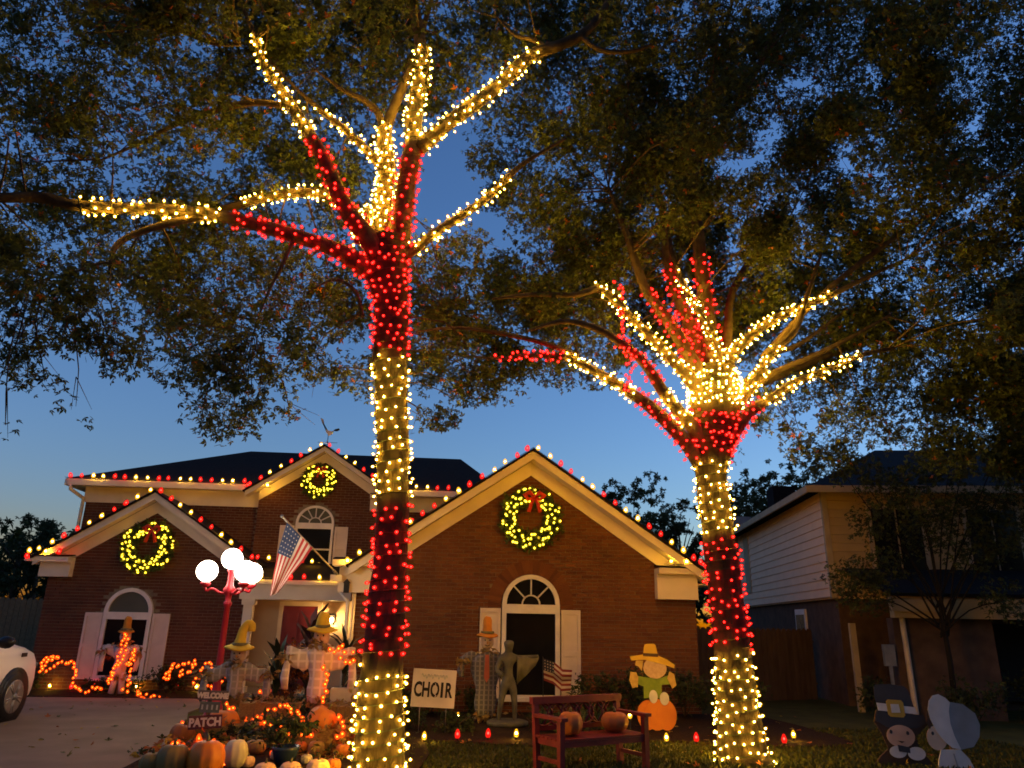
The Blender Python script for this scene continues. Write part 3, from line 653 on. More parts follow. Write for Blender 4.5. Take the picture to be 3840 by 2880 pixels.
T1.limb([(1360, 1190, 8.5, 16), (1330, 1090, 8.4, 16), (1250, 1050, 8.3, 10), (1150, 1100, 8.2, 6)])
T1.limb([(1100, 900, 8.3, 16), (1060, 990, 8.2, 14), (1000, 1110, 8.1, 10), (950, 1250, 8.0, 6)])

# ---------------- right tree
b1 = at(2795, 2890, 10); b1.z = 0
T2 = Tree('spreading_tree', b1, 'shorter spreading tree with a low crown of lit limbs beside the bench')
UP, UR = T2.limb([(2797, 2905, 10, 292), (2785, 2830, 10, 186), (2762, 2640, 10, 151), (2745, 2430, 10, 132), (2720, 2220, 10, 125), (2695, 2000, 10, 121), (2668, 1800, 10, 114), (2668, 1700, 10, 140), (2680, 1580, 10, 181), (2682, 1470, 10, 189), (2678, 1380, 10, 151)], 'trunk', M_bark, 16, .10)
light_string(W8+'the foot of the spreading tree next to the bench', *cut_py(UP, UR, 2880, 2440), 'W')
light_string(R8+'the trunk of the spreading tree beside the brick wall', *cut_py(UP, UR, 2430, 2015), 'R')
light_string(W8+'the upper trunk of the spreading tree under its crotch', *cut_py(UP, UR, 2005, 1735), 'W')
light_string(R8+'the crotch of the spreading tree', *cut_py(UP, UR, 1725, 1550), 'R', pitch=.085, spacing=.075)
light_string(W8+'the dense middle of the spreading tree', *cut_py(UP, UR, 1545, 1385), 'W', pitch=.072, spacing=.062)
LK = dict(pitch=.105, spacing=.092)
A, r = T2.limb([(2640, 1760, 10, 70), (2600, 1700, 9.95, 60), (2540, 1620, 9.9, 54), (2450, 1535, 9.8, 48), (2390, 1490, 9.75, 44), (2280, 1420, 9.65, 36), (2160, 1355, 9.55, 28), (2060, 1335, 9.45, 20), (1960, 1335, 9.35, 15), (1880, 1345, 9.3, 11), (1700, 1330, 9.1, 7)])
light_string(R8+'the base of the low left limb of the spreading tree', *cut(A, r, .06, .33), 'R', **LK)
light_string(W8+'the middle of the low left limb of the spreading tree', *cut(A, r, .345, .62), 'W', **LK)
light_string(R8+'the thin end of the low left limb of the spreading tree', *cut(A, r, .63, .86), 'R', pitch=.10, spacing=.075)
T2.limb([(2170, 1340, 9.6, 22), (2050, 1290, 9.5, 20), (1900, 1255, 9.3, 17), (1720, 1230, 9.1, 13), (1560, 1245, 8.9, 8)])
A, r = T2.limb([(2630, 1640, 9.9, 64), (2560, 1560, 9.8, 50), (2490, 1475, 9.7, 44), (2440, 1395, 9.6, 40), (2390, 1335, 9.5, 36), (2330, 1290, 9.4, 30), (2240, 1235, 9.3, 26), (2120, 1205, 9.2, 20), (1980, 1240, 9.0, 10)])
light_string(W8+'the base of the second limb left of the spreading tree', *cut(A, r, .08, .30), 'W', **LK)
light_string(R8+'the outer part of the second limb left of the spreading tree', *cut(A, r, .31, .60), 'R', **LK)
A, r = T2.limb([(2640, 1480, 9.9, 70), (2560, 1390, 9.75, 46), (2450, 1275, 9.6, 40), (2360, 1185, 9.5, 34), (2260, 1085, 9.4, 30), (2160, 1105, 9.2, 22), (2000, 1105, 9.0, 18), (1850, 1120, 8.8, 10)])
light_string(W8+'the long straight limb rising left from the spreading tree', *cut(A, r, .05, .56), 'W', **LK)
A, r = T2.limb([(2640, 1430, 9.9, 60), (2560, 1290, 9.85, 50), (2490, 1180, 9.8, 44), (2420, 1085, 9.75, 38), (2390, 1000, 9.7, 34), (2350, 880, 9.6, 26), (2280, 700, 9.5, 14)])
light_string(R8+'the first steep limb of the spreading tree', *cut(A, r, .08, .50), 'R', **LK)
A, r = T2.limb([(2655, 1400, 10.1, 60), (2600, 1250, 10.2, 52), (2555, 1140, 10.3, 46), (2530, 1080, 10.4, 42), (2500, 950, 10.5, 34), (2480, 780, 10.6, 24), (2440, 560, 10.7, 12)])
light_string(R8+'the second steep limb of the spreading tree', *cut(A, r, .08, .45), 'R', **LK)
A, r = T2.limb([(2680, 1400, 10, 76), (2660, 1250, 10, 64), (2645, 1130, 10, 56), (2635, 1040, 10, 52), (2620, 900, 10, 46), (2610, 700, 10, 34), (2640, 450, 10, 24), (2700, 200, 9.9, 14), (2760, -50, 9.8, 9)])
light_string(R8+'the central leader of the spreading tree', *cut(A, r, .03, .27), 'R', pitch=.14, spacing=.12)
A2, r2 = T2.limb([(2720, 1370, 9.7, 30), (2680, 1270, 9.7, 26), (2620, 1170, 9.7, 24), (2560, 1060, 9.75, 20), (2520, 940, 9.8, 14), (2500, 820, 9.9, 8)])
light_string(W8+'the slim limb crossing the leader of the spreading tree', *cut(A2, r2, .02, .60), 'W', **LK)
A, r = T2.limb([(2710, 1400, 9.9, 60), (2760, 1310, 9.8, 40), (2860, 1225, 9.7, 34), (2960, 1170, 9.6, 30), (3110, 1110, 9.5, 24), (3250, 1040, 9.3, 16), (3420, 960, 9.1, 8)])
light_string(W8+'the limb rising right from the spreading tree', *cut(A, r, .05, .62), 'W', **LK)
A, r = T2.limb([(2730, 1560, 9.9, 60), (2790, 1480, 9.8, 44), (2850, 1400, 9.7, 36), (2890, 1330, 9.65, 30), (2980, 1240, 9.6, 26), (3020, 1130, 9.5, 20), (3080, 950, 9.4, 10)])
light_string(W8+'the stubby fork between the two limbs rising right', *cut(A, r, .08, .46), 'W', **LK)
A, r = T2.limb([(2700, 1690, 9.9, 70), (2760, 1610, 9.8, 54), (2810, 1545, 9.7, 44), (2900, 1490, 9.6, 34), (2990, 1430, 9.5, 28), (3110, 1385, 9.4, 24), (3220, 1335, 9.3, 20), (3360, 1300, 9.2, 10)])
light_string(R8+'the base of the lowest right limb of the spreading tree', *cut(A, r, .05, .32), 'R', **LK)
light_string(W8+'the end of the lowest right limb of the spreading tree', *cut(A, r, .33, .84), 'W', **LK)
T2.limb([(2800, 1480, 9.9, 30), (2900, 1400, 9.95, 24), (3060, 1330, 10, 20), (3200, 1260, 10, 15), (3340, 1180, 10, 8)])
T2.limb([(2790, 1440, 10.1, 28), (2900, 1330, 10.2, 24), (3000, 1290, 10.3, 18), (3150, 1180, 10.4, 10)])
T2.limb([(2720, 1380, 10.2, 44), (2730, 1250, 10.3, 34), (2740, 1120, 10.5, 28), (2790, 1010, 10.7, 24), (2860, 940, 10.9, 18), (2960, 820, 11.1, 10)])
T2.limb([(2860, 1340, 10, 26), (3100, 1090, 9.6, 22), (3400, 860, 9.2, 18), (3640, 720, 8.8, 12), (3900, 560, 8.4, 7)])
T2.limb([(2650, 560, 10, 24), (2800, 330, 9.8, 26), (2900, 130, 9.7, 22), (2980, -60, 9.6, 14)])
T2.limb([(2690, 1500, 10.3, 40), (2900, 1420, 10.8, 26), (3200, 1300, 11.3, 22), (3500, 1230, 11.8, 18), (3800, 1180, 12.2, 12)])
# loose strand of red lights hanging off the left limbs
hs = empty('string_lights', at(2310, 1060, 9.45)); tag(hs, 'loose red strand hanging across the left limbs of the spreading tree', 'string lights')
P, _ = smooth_path([at(2290, 1055, 9.45), at(2325, 1080, 9.45), at(2330, 1180, 9.45), at(2345, 1290, 9.4), at(2362, 1360, 9.4), at(2350, 1470, 9.4)], [.01]*6, .02)
cord_mesh(hs, P, .005, 2); L = 0; bp = []
for i in range(1, len(P)):
    L += (P[i]-P[i-1]).length
    if L > .028: L = 0; bp.append(P[i]+Vector((random.uniform(-.05, .05), -.01, random.uniform(-.02, .02))))
bulbs(hs, bp, 'R', None, .8)

# ---------------- crowns: boughs of leaves hung on the limbs, thick and thin as the photo shows
DENS = ["658999979878878887689973", "556789878776867788768986 ", "795678786524678989887877", "565677784103789988877868", "566676574103789998887678",
        "887687554412699999888788", "785897767 8899888888877", "673788877799987888898779", "225268554699643333587789", "010016100131000002566799", "000000000000000000003489"]
DENS[1] = "556789878776867788768965"; DENS[6] = "785897767788998888888777"; DENS[9] = "110016100131000002455689"; DENS[10] = "000000000000000001233489"
LIT = []
for ob in list(COL.objects):
    if ob.name.startswith('bulb') and ob in WL and WL[ob].y < 12:
        d_ = WL[ob]-CC; LIT.append((1920+FPX*d_.dot(CR)/d_.dot(CF), 1440-FPX*d_.dot(CU)/d_.dot(CF), WL[ob].y))
LIT = np.array(LIT)
def clear_of_lights(px, py, Y, reach=150):
    """twigs were trimmed off in front of the wrapped limbs: boughs there grow behind them"""
    m = (np.abs(LIT[:, 0]-px) < reach) & (np.abs(LIT[:, 1]-py) < reach)
    if m.any() and Y < LIT[m, 2].max()+.55: return LIT[m, 2].max()+random.uniform(.6, 2.6)
    return Y
pts = {0: [], 1: []}; twig = {0: MB(), 1: MB()}
sk = {0: T1.skel, 1: T2.skel}
SKA = {k: np.array([list(p) for p, q in sk[k]]) for k in sk}
def bough(k, c, R, n):
    pts[k].append(clump_points(c, R, n, 6))
    A = SKA[k]; j = int(np.argmin(((A-np.array(c))**2).sum(1)+NR.uniform(0, .5, len(A)))); p, q = sk[k][j]; c = Vector(c)
    if (c-p).length < 2.0:
        m = p.lerp(c, .55)+Vector((random.uniform(-.15, .15), random.uniform(-.15, .15), random.uniform(0, .25)))
        P, r = smooth_path([p, m, c], [min(q*.5, .016), .008, .003], .25); twig[k].tube(P, r, 4, sm=False)
        for _ in range(2):
            e = c+Vector((random.gauss(0, R*.6), random.gauss(0, R*.6), random.gauss(0, R*.5))); twig[k].tube([m.lerp(c, .5), e], [.006, .002], 3, sm=False)
for row in range(-5, 11):
    for colm in range(-4, 28):
        if 0 <= row and 0 <= colm < 24: d = int(DENS[row][colm])
        elif row < 0: d = 6
        else:
            e = DENS[row][0 if colm < 0 else 23]; d = int(e)
        if d == 0: continue
        px0, py0 = colm*160, row*160
        for rep in range(2 if d > 3 else 1):
            px, py = px0+random.uniform(0, 160), py0+random.uniform(0, 160)
            left = px < 1750+.25*(py-800) if py > 300 else px < 1950
            Y = random.uniform(6.6, 11.0) if left else random.uniform(7.6, 13.5)
            if not left and px > 3000: Y = random.uniform(7.0, 13.0)
            if row < 0: Y *= .8
            if row >= 8: Y = random.uniform(7.4, 9.6) if left else random.uniform(9, 13)
            Y = clear_of_lights(px, py, Y)
            c = at(px, py, Y)
            if c.z < 2.6: continue
            lam = -math.log(1-min(.95, (.105*d)**1.1))
            D = depth(c)
            n = int(lam*(330 if left else 430)*(D/9.0)**2/(2 if d > 3 else 1)*random.uniform(.6, 1.4))
            bough(0 if left else 1, c, (.36 if d > 3 else .22)*D/9.0*random.uniform(.8, 1.35), max(12, n))
# ragged hanging sprays along the lower fringe
for px, py, Y, n in [(110, 1330, 8.0, 70), (175, 1430, 8.0, 40), (330, 1270, 7.9, 80), (430, 1330, 7.9, 40), (420, 1390, 7.9, 16), (640, 1230, 8.2, 60), (830, 1380, 8.1, 110), (900, 1440, 8.1, 90), (950, 1500, 8.1, 60), (955, 1555, 8.1, 36), (1000, 1400, 8.2, 90),
                     (1130, 1330, 8.4, 80), (1240, 1380, 8.3, 60), (1290, 1430, 8.3, 24), (1620, 1340, 8.8, 60), (1700, 1440, 8.8, 50), (1720, 1500, 8.9, 14), (1750, 1300, 8.9, 70), (2040, 1380, 9.2, 18), (2080, 1420, 9.2, 14), (2870, 1560, 10.5, 60), (2960, 1600, 10.8, 50), (3010, 1660, 11, 30),
                     (2860, 1500, 10.4, 70), (3100, 1560, 11, 80), (1010, 700, 9, 60), (50, 1330, 7.9, 60), (0, 1250, 7.9, 70)]:
    bough(0 if px < 1800 else 1, at(px, py, Y), .16, n)
for _ in range(170):                                                  # unseen boughs added over the viewer to screen off sky light
    c = Vector((random.uniform(-8, 8), random.uniform(.5, 6.2), random.uniform(6.6, 10.5))); k = 0 if c.x < 1.2 else 1
    pts[k].append(clump_points(c, .75, 190))
leaves('crown', np.concatenate(pts[0]), .076, [M_leaf, M_leaf2, M_fall], T1.o, mi=[.68, .30, .02])
leaves('crown', np.concatenate(pts[1]), .076, [M_leaf, M_leaf2, M_fall], T2.o, mi=[.62, .365, .015])
for k, T in ((0, T1), (1, T2)):
    if twig[k].v: twig[k].build('twigs', M_limb, T.o, kind='stuff')

# ---------------- trees and shrubs further off
def far_tree(label, base, h, cw, n, size=.16, m=(M_leaf2, M_shrub), trunk=.12, gap=1.0, zc=.62):
    o = empty('background_tree', base); tag(o, label, 'tree'); b = Vector(base)
    mb = MB(); mb.tube([b, b+Vector((.1, 0, h*.4)), b+Vector((-.05, .1, h*.75))], [trunk, trunk*.7, trunk*.3], 7)
    for k in range(7):
        a = random.uniform(0, 6.28); q = h*random.uniform(.3, .6)
        mb.tube([b+Vector((.05, 0, q)), b+Vector((cw*.45*cos(a), cw*.45*sin(a), q+h*.2))], [trunk*.35, trunk*.1], 5)
    mb.build('trunk', M_limb, o); P = []
    for k in range(max(4, n//90)):
        d = Vector((random.gauss(0, 1), random.gauss(0, 1), random.gauss(0, 1))).normalized()*random.uniform(.3, 1)
        P.append(clump_points((b.x+d.x*cw, b.y+d.y*cw, b.z+h*zc+d.z*h*(1-zc)*.9), cw*.28*random.uniform(.7, 1.4)*gap, 90))
    leaves('crown', np.concatenate(P), size, list(m), o, mi=[.6, .4])
def far(px, py, Y): p = at(px, py, Y); p.z = 0; return p
far_tree('dark leafy tree rising behind the big brick gable', far(2380, 2200, 34), 8.9, 2.3, 3400, .2)
far_tree('tall thin tree between the brick wing and the neighbouring house', far(2560, 2200, 36), 8.6, 1.9, 2400, .2, gap=.8)
far_tree('small bushy tree behind the brick wing beside the far chimney', far(2470, 2200, 40), 8.0, 1.9, 2000, .22)
far_tree('black rounded tree standing over the neighbouring roof', far(2960, 2100, 33), 10.4, 3.4, 4200, .22, (M_leaf2, M_leaf2))
far_tree('round dark tree at the far end of the neighbouring house', far(2850, 2000, 36), 9.0, 2.6, 3000, .22, (M_leaf2, M_leaf2))
far_tree('dark garden tree behind the fence beside the driveway', far(40, 2200, 26), 5.2, 1.7, 2600, .16, (M_leaf2, M_leaf2))
far_tree('slender dark tree by the corner of the low left gable', far(120, 2200, 29), 5.4, 1.2, 900, .16, (M_leaf2, M_leaf2), gap=.7)
# far woods all round; the unseen rear part is added to block sky light
P = []
for k in range(150):
    a = 2*pi*k/150+random.uniform(-.02, .02); R_ = random.uniform(58, 75) if cos(a) > -.2 else random.uniform(34, 44)
    h = random.uniform(5.5, 8.5) if cos(a) > .35 and sin(a) > -.1 else random.uniform(8, 11) if cos(a) > .35 else random.uniform(9, 13)
    c = (R_*sin(a), R_*cos(a)+4, h*.5); P.append(clump_points(c, (3.2, 3.0, h*.55), 330))
wo = leaves('distant_wood', np.concatenate(P), .75, [M_leaf2, M_shrub], None, LEAF3, mi=[.7, .3]); tag(wo, 'dark belt of distant trees, the unseen rear part added to block sky light', 'wood', kind='stuff')
# ================================================================== the neighbouring house
nc = at(3110, 2100, 17.0); nc.z = 0
NH = empty('siding_house', nc, radians(-10)); tag(NH, 'unlit two-storey house with pale lap siding and a low porch behind the cutout figures', 'house')
M_siding = mat('pale_lap_siding', (.78, .55, .36), (.70, .49, .32), 2, .7)  # warm light is put into the siding's base colour
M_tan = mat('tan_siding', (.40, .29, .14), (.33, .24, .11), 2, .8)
M_tanw = mat('tan_trim', (.40, .32, .20), None, 3, .7)
def nb(mb, name, m, par=None): return mb.build(name, m, par or NH, local=True)
D9 = 9.6; EV = 4.78
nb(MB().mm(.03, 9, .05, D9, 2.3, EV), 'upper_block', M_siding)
for k in range(12):
    z0 = 2.34+k*.203
    mb = MB(); mb.add([(-.035, 0, z0), (-.035, D9, z0), (-.01, D9, z0+.207), (-.01, 0, z0+.207), (.03, 0, z0), (.03, D9, z0), (.03, D9, z0+.207), (.03, 0, z0+.207)],
                      [(0, 3, 2, 1), (4, 5, 6, 7), (0, 1, 5, 4), (3, 7, 6, 2), (0, 4, 7, 3), (1, 2, 6, 5)]); nb(mb, 'siding_board', M_siding)
nb(MB().mm(-.05, .08, -.05, .06, 2.3, EV), 'corner_board', M_tanw); nb(MB().mm(-.05, .03, D9-1.6, D9-.9, 2.75, EV-.1), 'corner_panel', M_tanw)
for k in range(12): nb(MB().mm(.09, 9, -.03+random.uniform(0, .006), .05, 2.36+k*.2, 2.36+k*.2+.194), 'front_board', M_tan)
for x0 in (1.05, 3.2, 5.4):
    w = nb(MB().mm(x0-.1, x0+1.2, -.075, -.032, 2.85, 4.45), 'window', M_tanw); nb(MB().mm(x0, x0+.53, -.085, -.077, 2.95, 4.35), 'pane', M_glass, w); nb(MB().mm(x0+.57, x0+1.1, -.085, -.077, 2.95, 4.35), 'pane', M_glass, w)
e, n_ = -.45, D9+.4
a, b, c, d, f, g = (e, e, EV+.05), (9.4, e, EV+.05), (9.4, n_, EV+.05), (e, n_, EV+.05), (3.2, 4.6, 6.85), (7.4, 4.6, 6.85)
nb(MB().add([a, b, c, d, f, g], [(0, 1, 5, 4), (1, 2, 5), (2, 3, 4, 5), (3, 0, 4), (3, 2, 1, 0)]), 'roof', M_roofblue)
nb(MB().mm(e-.06, e-.002, e, n_, EV-.1, EV+.06), 'gutter', M_tanw); nb(MB().mm(e-.06, 9.4, e-.07, e-.002, EV-.1, EV+.06), 'gutter', M_tanw)
nb(MB().mm(.12, 9, .1, D9, 0, 2.3), 'lower_wall', mat('brown_brick', (.10, .06, .038), (.06, .036, .024), 4, .9))
w = nb(MB().mm(.06, .119, 2.6, 3.5, 1.2, 2.12), 'window', M_white); nb(MB().mm(.05, .058, 2.68, 3.42, 1.26, 1.98), 'pane', M_glassgrey, w)
# porch
nb(MB().slab((.3, -2.5, 2.33), (9.2, -2.5, 2.33), (9.2, -.036, 2.98), (.3, -.036, 2.98), .06), 'porch_roof', M_roofblue)
nb(MB().mm(.35, 9.1, -2.42, -2.2, 1.86, 2.24), 'porch_beam', M_tan)
nb(MB().mm(.4, 2.3, -2.15, -1.85, 0, 1.855), 'porch_pier', mat('brown_brick', (.10, .06, .038), (.06, .036, .024), 4, .9)); nb(MB().mm(4.7, 5.0, -2.35, -2.15, 0, 1.855), 'porch_post', M_tan); nb(MB().mm(8.6, 9.0, -2.35, -2.0, 0, 1.855), 'porch_post', M_tan)
nb(MB().mm(2.6, 8.4, -.1, -.03, .2, 1.8), 'opening_shade', M_black)  # black slab stands in for the shade inside the porch opening
nb(MB().mm(3.45, 3.52, -2.12, -2.04, .4, 1.85), 'screen_post', M_tanw)
nb(MB().tube([(.28, -2.45, 2.25), (.30, -2.45, 2.14), (.52, -2.28, 1.98), (.55, -2.25, 1.85), (.57, -2.25, .12), (.5, -2.4, .05)], .055, 8), 'downspout', mat('pale_downspout', (.52, .43, .30), None, 4, .6))
nb(MB().mm(.28, 1.1, -2.52, -2.47, 1.98, 2.2), 'rake_board', M_tanw)
nb(MB().mm(-.12, .0, -1.2, -1.1, 0, 1.75), 'side_post', M_tanw)
mb = MB().mm(.12, .34, -2.24, -2.16, .95, 1.35); mb.mm(.2, .26, -2.22, -2.18, .1, .95); nb(mb, 'meter_box', M_metal)
nb(MB().mm(.3, 1.0, 5.5, 6.3, EV, 5.9), 'vent_box', M_roofblue)
ch = at(2778, 2000, 27); MB().mm(ch.x-.35, ch.x+.32, 26.7, 27.3, 0, 5.55).build('chimney_stack', mat('grey_stucco', (.22, .21, .22), None, 3, .9)).name
tag(bpy.data.objects['chimney_stack'], 'plain grey chimney stack behind the lit trunk of the spreading tree', 'chimney')
# picket fence between the houses, and one at the far left
def fence(label, A, B, h, w=.145, m=M_wood):
    o = empty('wood_fence', A); tag(o, label, 'fence'); A, B = Vector(A), Vector(B); L = (B-A).length; n = int(L/(w+.012)); d = (B-A)/L; a = atan2(d.y, d.x)
    me = MB().add([(-w/2, -.01, 0), (w/2, -.01, 0), (w/2, .01, 0), (-w/2, .01, 0), (-w/2, -.01, h-.05), (w/2, -.01, h-.05), (w/2, .01, h-.05), (-w/2, .01, h-.05), (-w/2+.04, -.01, h), (w/2-.04, -.01, h), (w/2-.04, .01, h), (-w/2+.04, .01, h)],
                  [(0, 1, 5, 4), (1, 2, 6, 5), (2, 3, 7, 6), (3, 0, 4, 7), (4, 5, 9, 8), (5, 6, 10, 9), (6, 7, 11, 10), (7, 4, 8, 11), (8, 9, 10, 11), (3, 2, 1, 0)]).build('picket_m', m, None, True).data
    bpy.data.objects.remove(bpy.data.objects['picket_m'])
    for k in range(n): put('picket', me, o, A+d*(w+.012)*(k+.5)+Vector((0, random.uniform(-.004, .004), random.uniform(-.015, .015))), (0, 0, a))
    for z in (.35, h-.3): MB().tube([A+Vector((0, .05, z)), B+Vector((0, .05, z))], .04, 4, sm=False).build('rail', m, o)
M_fencedark = mat('weathered_fence', (.115, .075, .05), (.07, .045, .032), 6, .9, stretch=(1, 1, .2))
fence('dark weathered picket fence between the brick wing and the siding house', (5.3, 17.4, 0), (9.25, 18.6, 0), 1.62, m=M_fencedark)
fence('brown board fence behind the parked car', (-16, 23.2, 0), (-10.1, 22.8, 0), 2.05, m=M_wood)

# ================================================================== the parked car
M_car = mat('white_car_paint', (.80, .72, .64), (.78, .70, .62), 1, .28, spec=.5)
CA = empty('parked_car', (-7.56, 11.8, .03), radians(-2)); tag(CA, 'white sport utility car parked on the driveway beside the low left gable', 'car')
def cb(mb, name, m, par=None): return mb.build(name, m, par or CA, local=True)
def sec(y, w, z0, zb, zt, crown=.03):
    q = [(-w*.90, z0), (-w*.985, z0+.10), (-w, (z0+zb)/2), (-w*.985, zb-.12), (-w*.93, zb-.02), (-w*.74, zt), (0, zt+crown), (w*.74, zt), (w*.93, zb-.02), (w*.985, zb-.12), (w, (z0+zb)/2), (w*.985, z0+.10), (w*.90, z0)]
    return [(x, y, z) for x, z in q]
cb(MB().loft([sec(-2.28, .78, .45, .86, .90), sec(-2.2, .86, .32, .98, 1.02), sec(-1.6, .92, .24, 1.06, 1.09), sec(0, .93, .22, 1.06, 1.10), sec(.75, .93, .22, 1.07, 1.13), sec(1.5, .92, .22, 1.06, 1.12), sec(1.95, .88, .24, .98, 1.05), sec(2.18, .78, .30, .86, .93), sec(2.30, .62, .40, .70, .76)]), 'body', M_car)
gl = [[(-.80, y0, 1.07), (.80, y0, 1.07), (.66, y1, 1.62), (-.66, y1, 1.62)] for y0, y1 in ((-2.1, -1.75), (.78, .05))]
cb(MB().loft(gl, sm=False), 'windows', M_glass)
cb(MB().loft([[(-.68, -1.85, 1.615), (.68, -1.85, 1.615), (.62, -1.8, 1.68), (-.62, -1.8, 1.68)], [(-.68, .1, 1.615), (.68, .1, 1.615), (.60, .0, 1.69), (-.60, .0, 1.69)]], sm=False), 'roof', M_car)
for s in (-1, 1):
    for y0, y1 in ((.80, .02), (-.62, -.62), (-2.1, -1.78)):
        cb(MB().tube([(s*.81, y0, 1.06), (s*.675, y1, 1.63)], .035, 5), 'pillar', M_car)
    cb(MB().ball((s*1.09, .62, 1.17), (.13, .09, .09), 10), 'mirror', M_black); cb(MB().tube([(s*.90, .66, 1.10), (s*1.02, .64, 1.14)], .025, 5), 'mirror_arm', M_black)
    cb(MB().mm(s*.925-.012, s*.925+.012, -.35, -.12, .86, .90), 'door_handle', M_metal)
    cb(MB().mm(s*.922-.006, s*.922+.006, 1.42, 1.56, .93, .99), 'fender_badge', M_black)
    cb(MB().ball((s*.60, 2.20, .78), (.20, .10, .07), 8), 'headlight', M_metal)
    for y in (1.36, -1.42):
        Mw = Matrix.Translation((s*.86, y, .355)) @ Matrix.Rotation(pi/2, 4, 'Y')
        cb(MB().lathe([(.30, -.09), (.42, -.085), (.425, .075), (.30, .08)], 28, M=Mw), 'wheel_arch', M_black)
        t = cb(MB().lathe([(.235, -.10), (.335, -.10), (.36, -.06), (.36, .06), (.335, .10), (.235, .10)], 28, M=Mw), 'wheel', M_black)
        mb = MB(); mb.lathe([(.20, .07), (.245, .075), (.245, .105), (.22, .105)], 24, M=Mw if s > 0 else Matrix.Translation((s*.86, y, .355)) @ Matrix.Rotation(-pi/2, 4, 'Y'))
        Ms = Mw if s > 0 else Matrix.Translation((s*.86, y, .355)) @ Matrix.Rotation(-pi/2, 4, 'Y')
        for k in range(5):
            a = 2*pi*k/5
            for da in (-.16, .16): mb.tube([Ms @ Vector((.05*cos(a), .05*sin(a), .10)), Ms @ Vector((.23*cos(a+da), .23*sin(a+da), .095))], [.024, .018], 5)
        mb.ball(Ms @ Vector((0, 0, .09)), .06, 8); cb(mb, 'rim', M_metal, t)

# ================================================================== red lamp post with four globes
lp = at(848, 2350, 13.0); lp = Vector((-3.47, 13.0, .03))
LPo = empty('lamp_post', lp); tag(LPo, 'red cast lamp post with glowing white globes beside the porch', 'lamp post')
x, y = lp.x, lp.y
MB().lathe([(.20, 0), (.20, .10), (.14, .14), (.12, .40), (.075, .46), (.06, .55), (.05, 1.2), (.045, 1.75), (.065, 1.78), (.065, 1.82), (.045, 1.84), (.05, 1.93), (.085, 1.97), (.10, 2.03), (.06, 2.09), (.05, 2.16), (.05, 2.30), (.075, 2.33), (.06, 2.35)], 18, M=Matrix.Translation(lp)).build('post', M_red, LPo)
def globe(c, r=.168): MB().ball(c, r, 24).build('globe', E_globe, LPo)
globe((x-.02, y, lp.z+2.52))
for k, a in enumerate((192, 318, 45)):
    a = radians(a); d = Vector((cos(a), sin(a), 0)); o = Vector((x, y, lp.z))
    P, r = smooth_path([o+Vector((0, 0, 1.97)), o+d*.14+Vector((0, 0, 1.97)), o+d*.26+Vector((0, 0, 2.03)), o+d*.36+Vector((0, 0, 2.0)), o+d*.38+Vector((0, 0, 2.07))], [.022, .024, .022, .022, .025], .03)
    MB().tube(P, r, 8).build('arm', M_red, LPo)
    MB().lathe([(.03, 2.05), (.085, 2.09), (.09, 2.12), (.05, 2.14)], 14, M=Matrix.Translation(o+d*.38)).build('globe_cup', M_red, LPo)
    globe(o+d*.38+Vector((0, 0, 2.31)))

# ================================================================== text
def text_mesh(body, size, bold=.0, ext=.004):
    cu = bpy.data.curves.new('t', 'FONT'); cu.body = body; cu.size = size; cu.align_x = 'CENTER'; cu.align_y = 'CENTER'; cu.offset = bold; cu.extrude = ext; cu.resolution_u = 3
    ob = bpy.data.objects.new('t', cu); COL.objects.link(ob); bpy.context.view_layer.update()
    me = bpy.data.meshes.new_from_object(ob.evaluated_get(bpy.context.evaluated_depsgraph_get())); bpy.data.objects.remove(ob); bpy.data.curves.remove(cu); return me
def lettering(name, body, size, m, parent, loc, bold=0.0, sx=1.0):
    me = text_mesh(body, size, bold); me.materials.clear(); me.materials.append(m)
    o = bpy.data.objects.new(name, me); COL.objects.link(o); o.parent = parent; o.location = loc; o.rotation_euler = (pi/2, 0, 0); o.scale = (sx, 1, 1); return o
M_ink = mat('black_ink', (.012, .012, .013), None, 4, .7); M_cream = mat('cream_letter_paint', (.62, .56, .46), None, 4, .7); M_teal = mat('faded_teal_ink', (.34, .42, .40), None, 4, .7)
# choir yard sign
p = at(1624, 2640, 12.2); sg = empty('yard_sign', (p.x, p.y, 0), radians(2)); tag(sg, 'white square yard sign reading CHOIR beside the lit trunk', 'sign')
pz = at(1612, 2581, 12.2).z
Mt = Matrix.Translation((0, 0, pz)) @ Matrix.Rotation(radians(2.5), 4, 'Y')
bd = MB().box((0, 0, 0), (.66, .012, .54), M=Mt).build('panel', mat('sign_board', (.62, .58, .52), None, 3, .6), sg, True)
for sx in (-.2, .2): MB().tube([(sx, .015, 0), (sx, .015, pz-.1)], .006, 6).build('wire_stake', M_metal, sg, True)
for i, (chh, xx) in enumerate(zip('CHOIR', (-.24, -.118, .018, .125, .225))):
    o = lettering('letter', chh, .29, M_ink, sg, Mt @ Vector((xx, -.010, -.03)), .009, .60 if chh != 'I' else .8); o.rotation_euler = (pi/2, radians(2.5), 0)
cl = [(.02+.022*sin(t*2.2)*(1-t/8), -.013, -.12+.026*t) for t in [k*.35 for k in range(22)]]
MB().tube([Mt @ Vector(q) for q in cl], .006, 5).build('clef', MATS['sign_board'], sg, True)
P = [(-.20+.4*k/44, -.009, .17+.028*sin(k*1.25)+.014*sin(k*.6)) for k in range(45)]
MB().tube([Mt @ Vector(q) for q in P], .0045, 4).build('script_line', M_teal, sg, True)
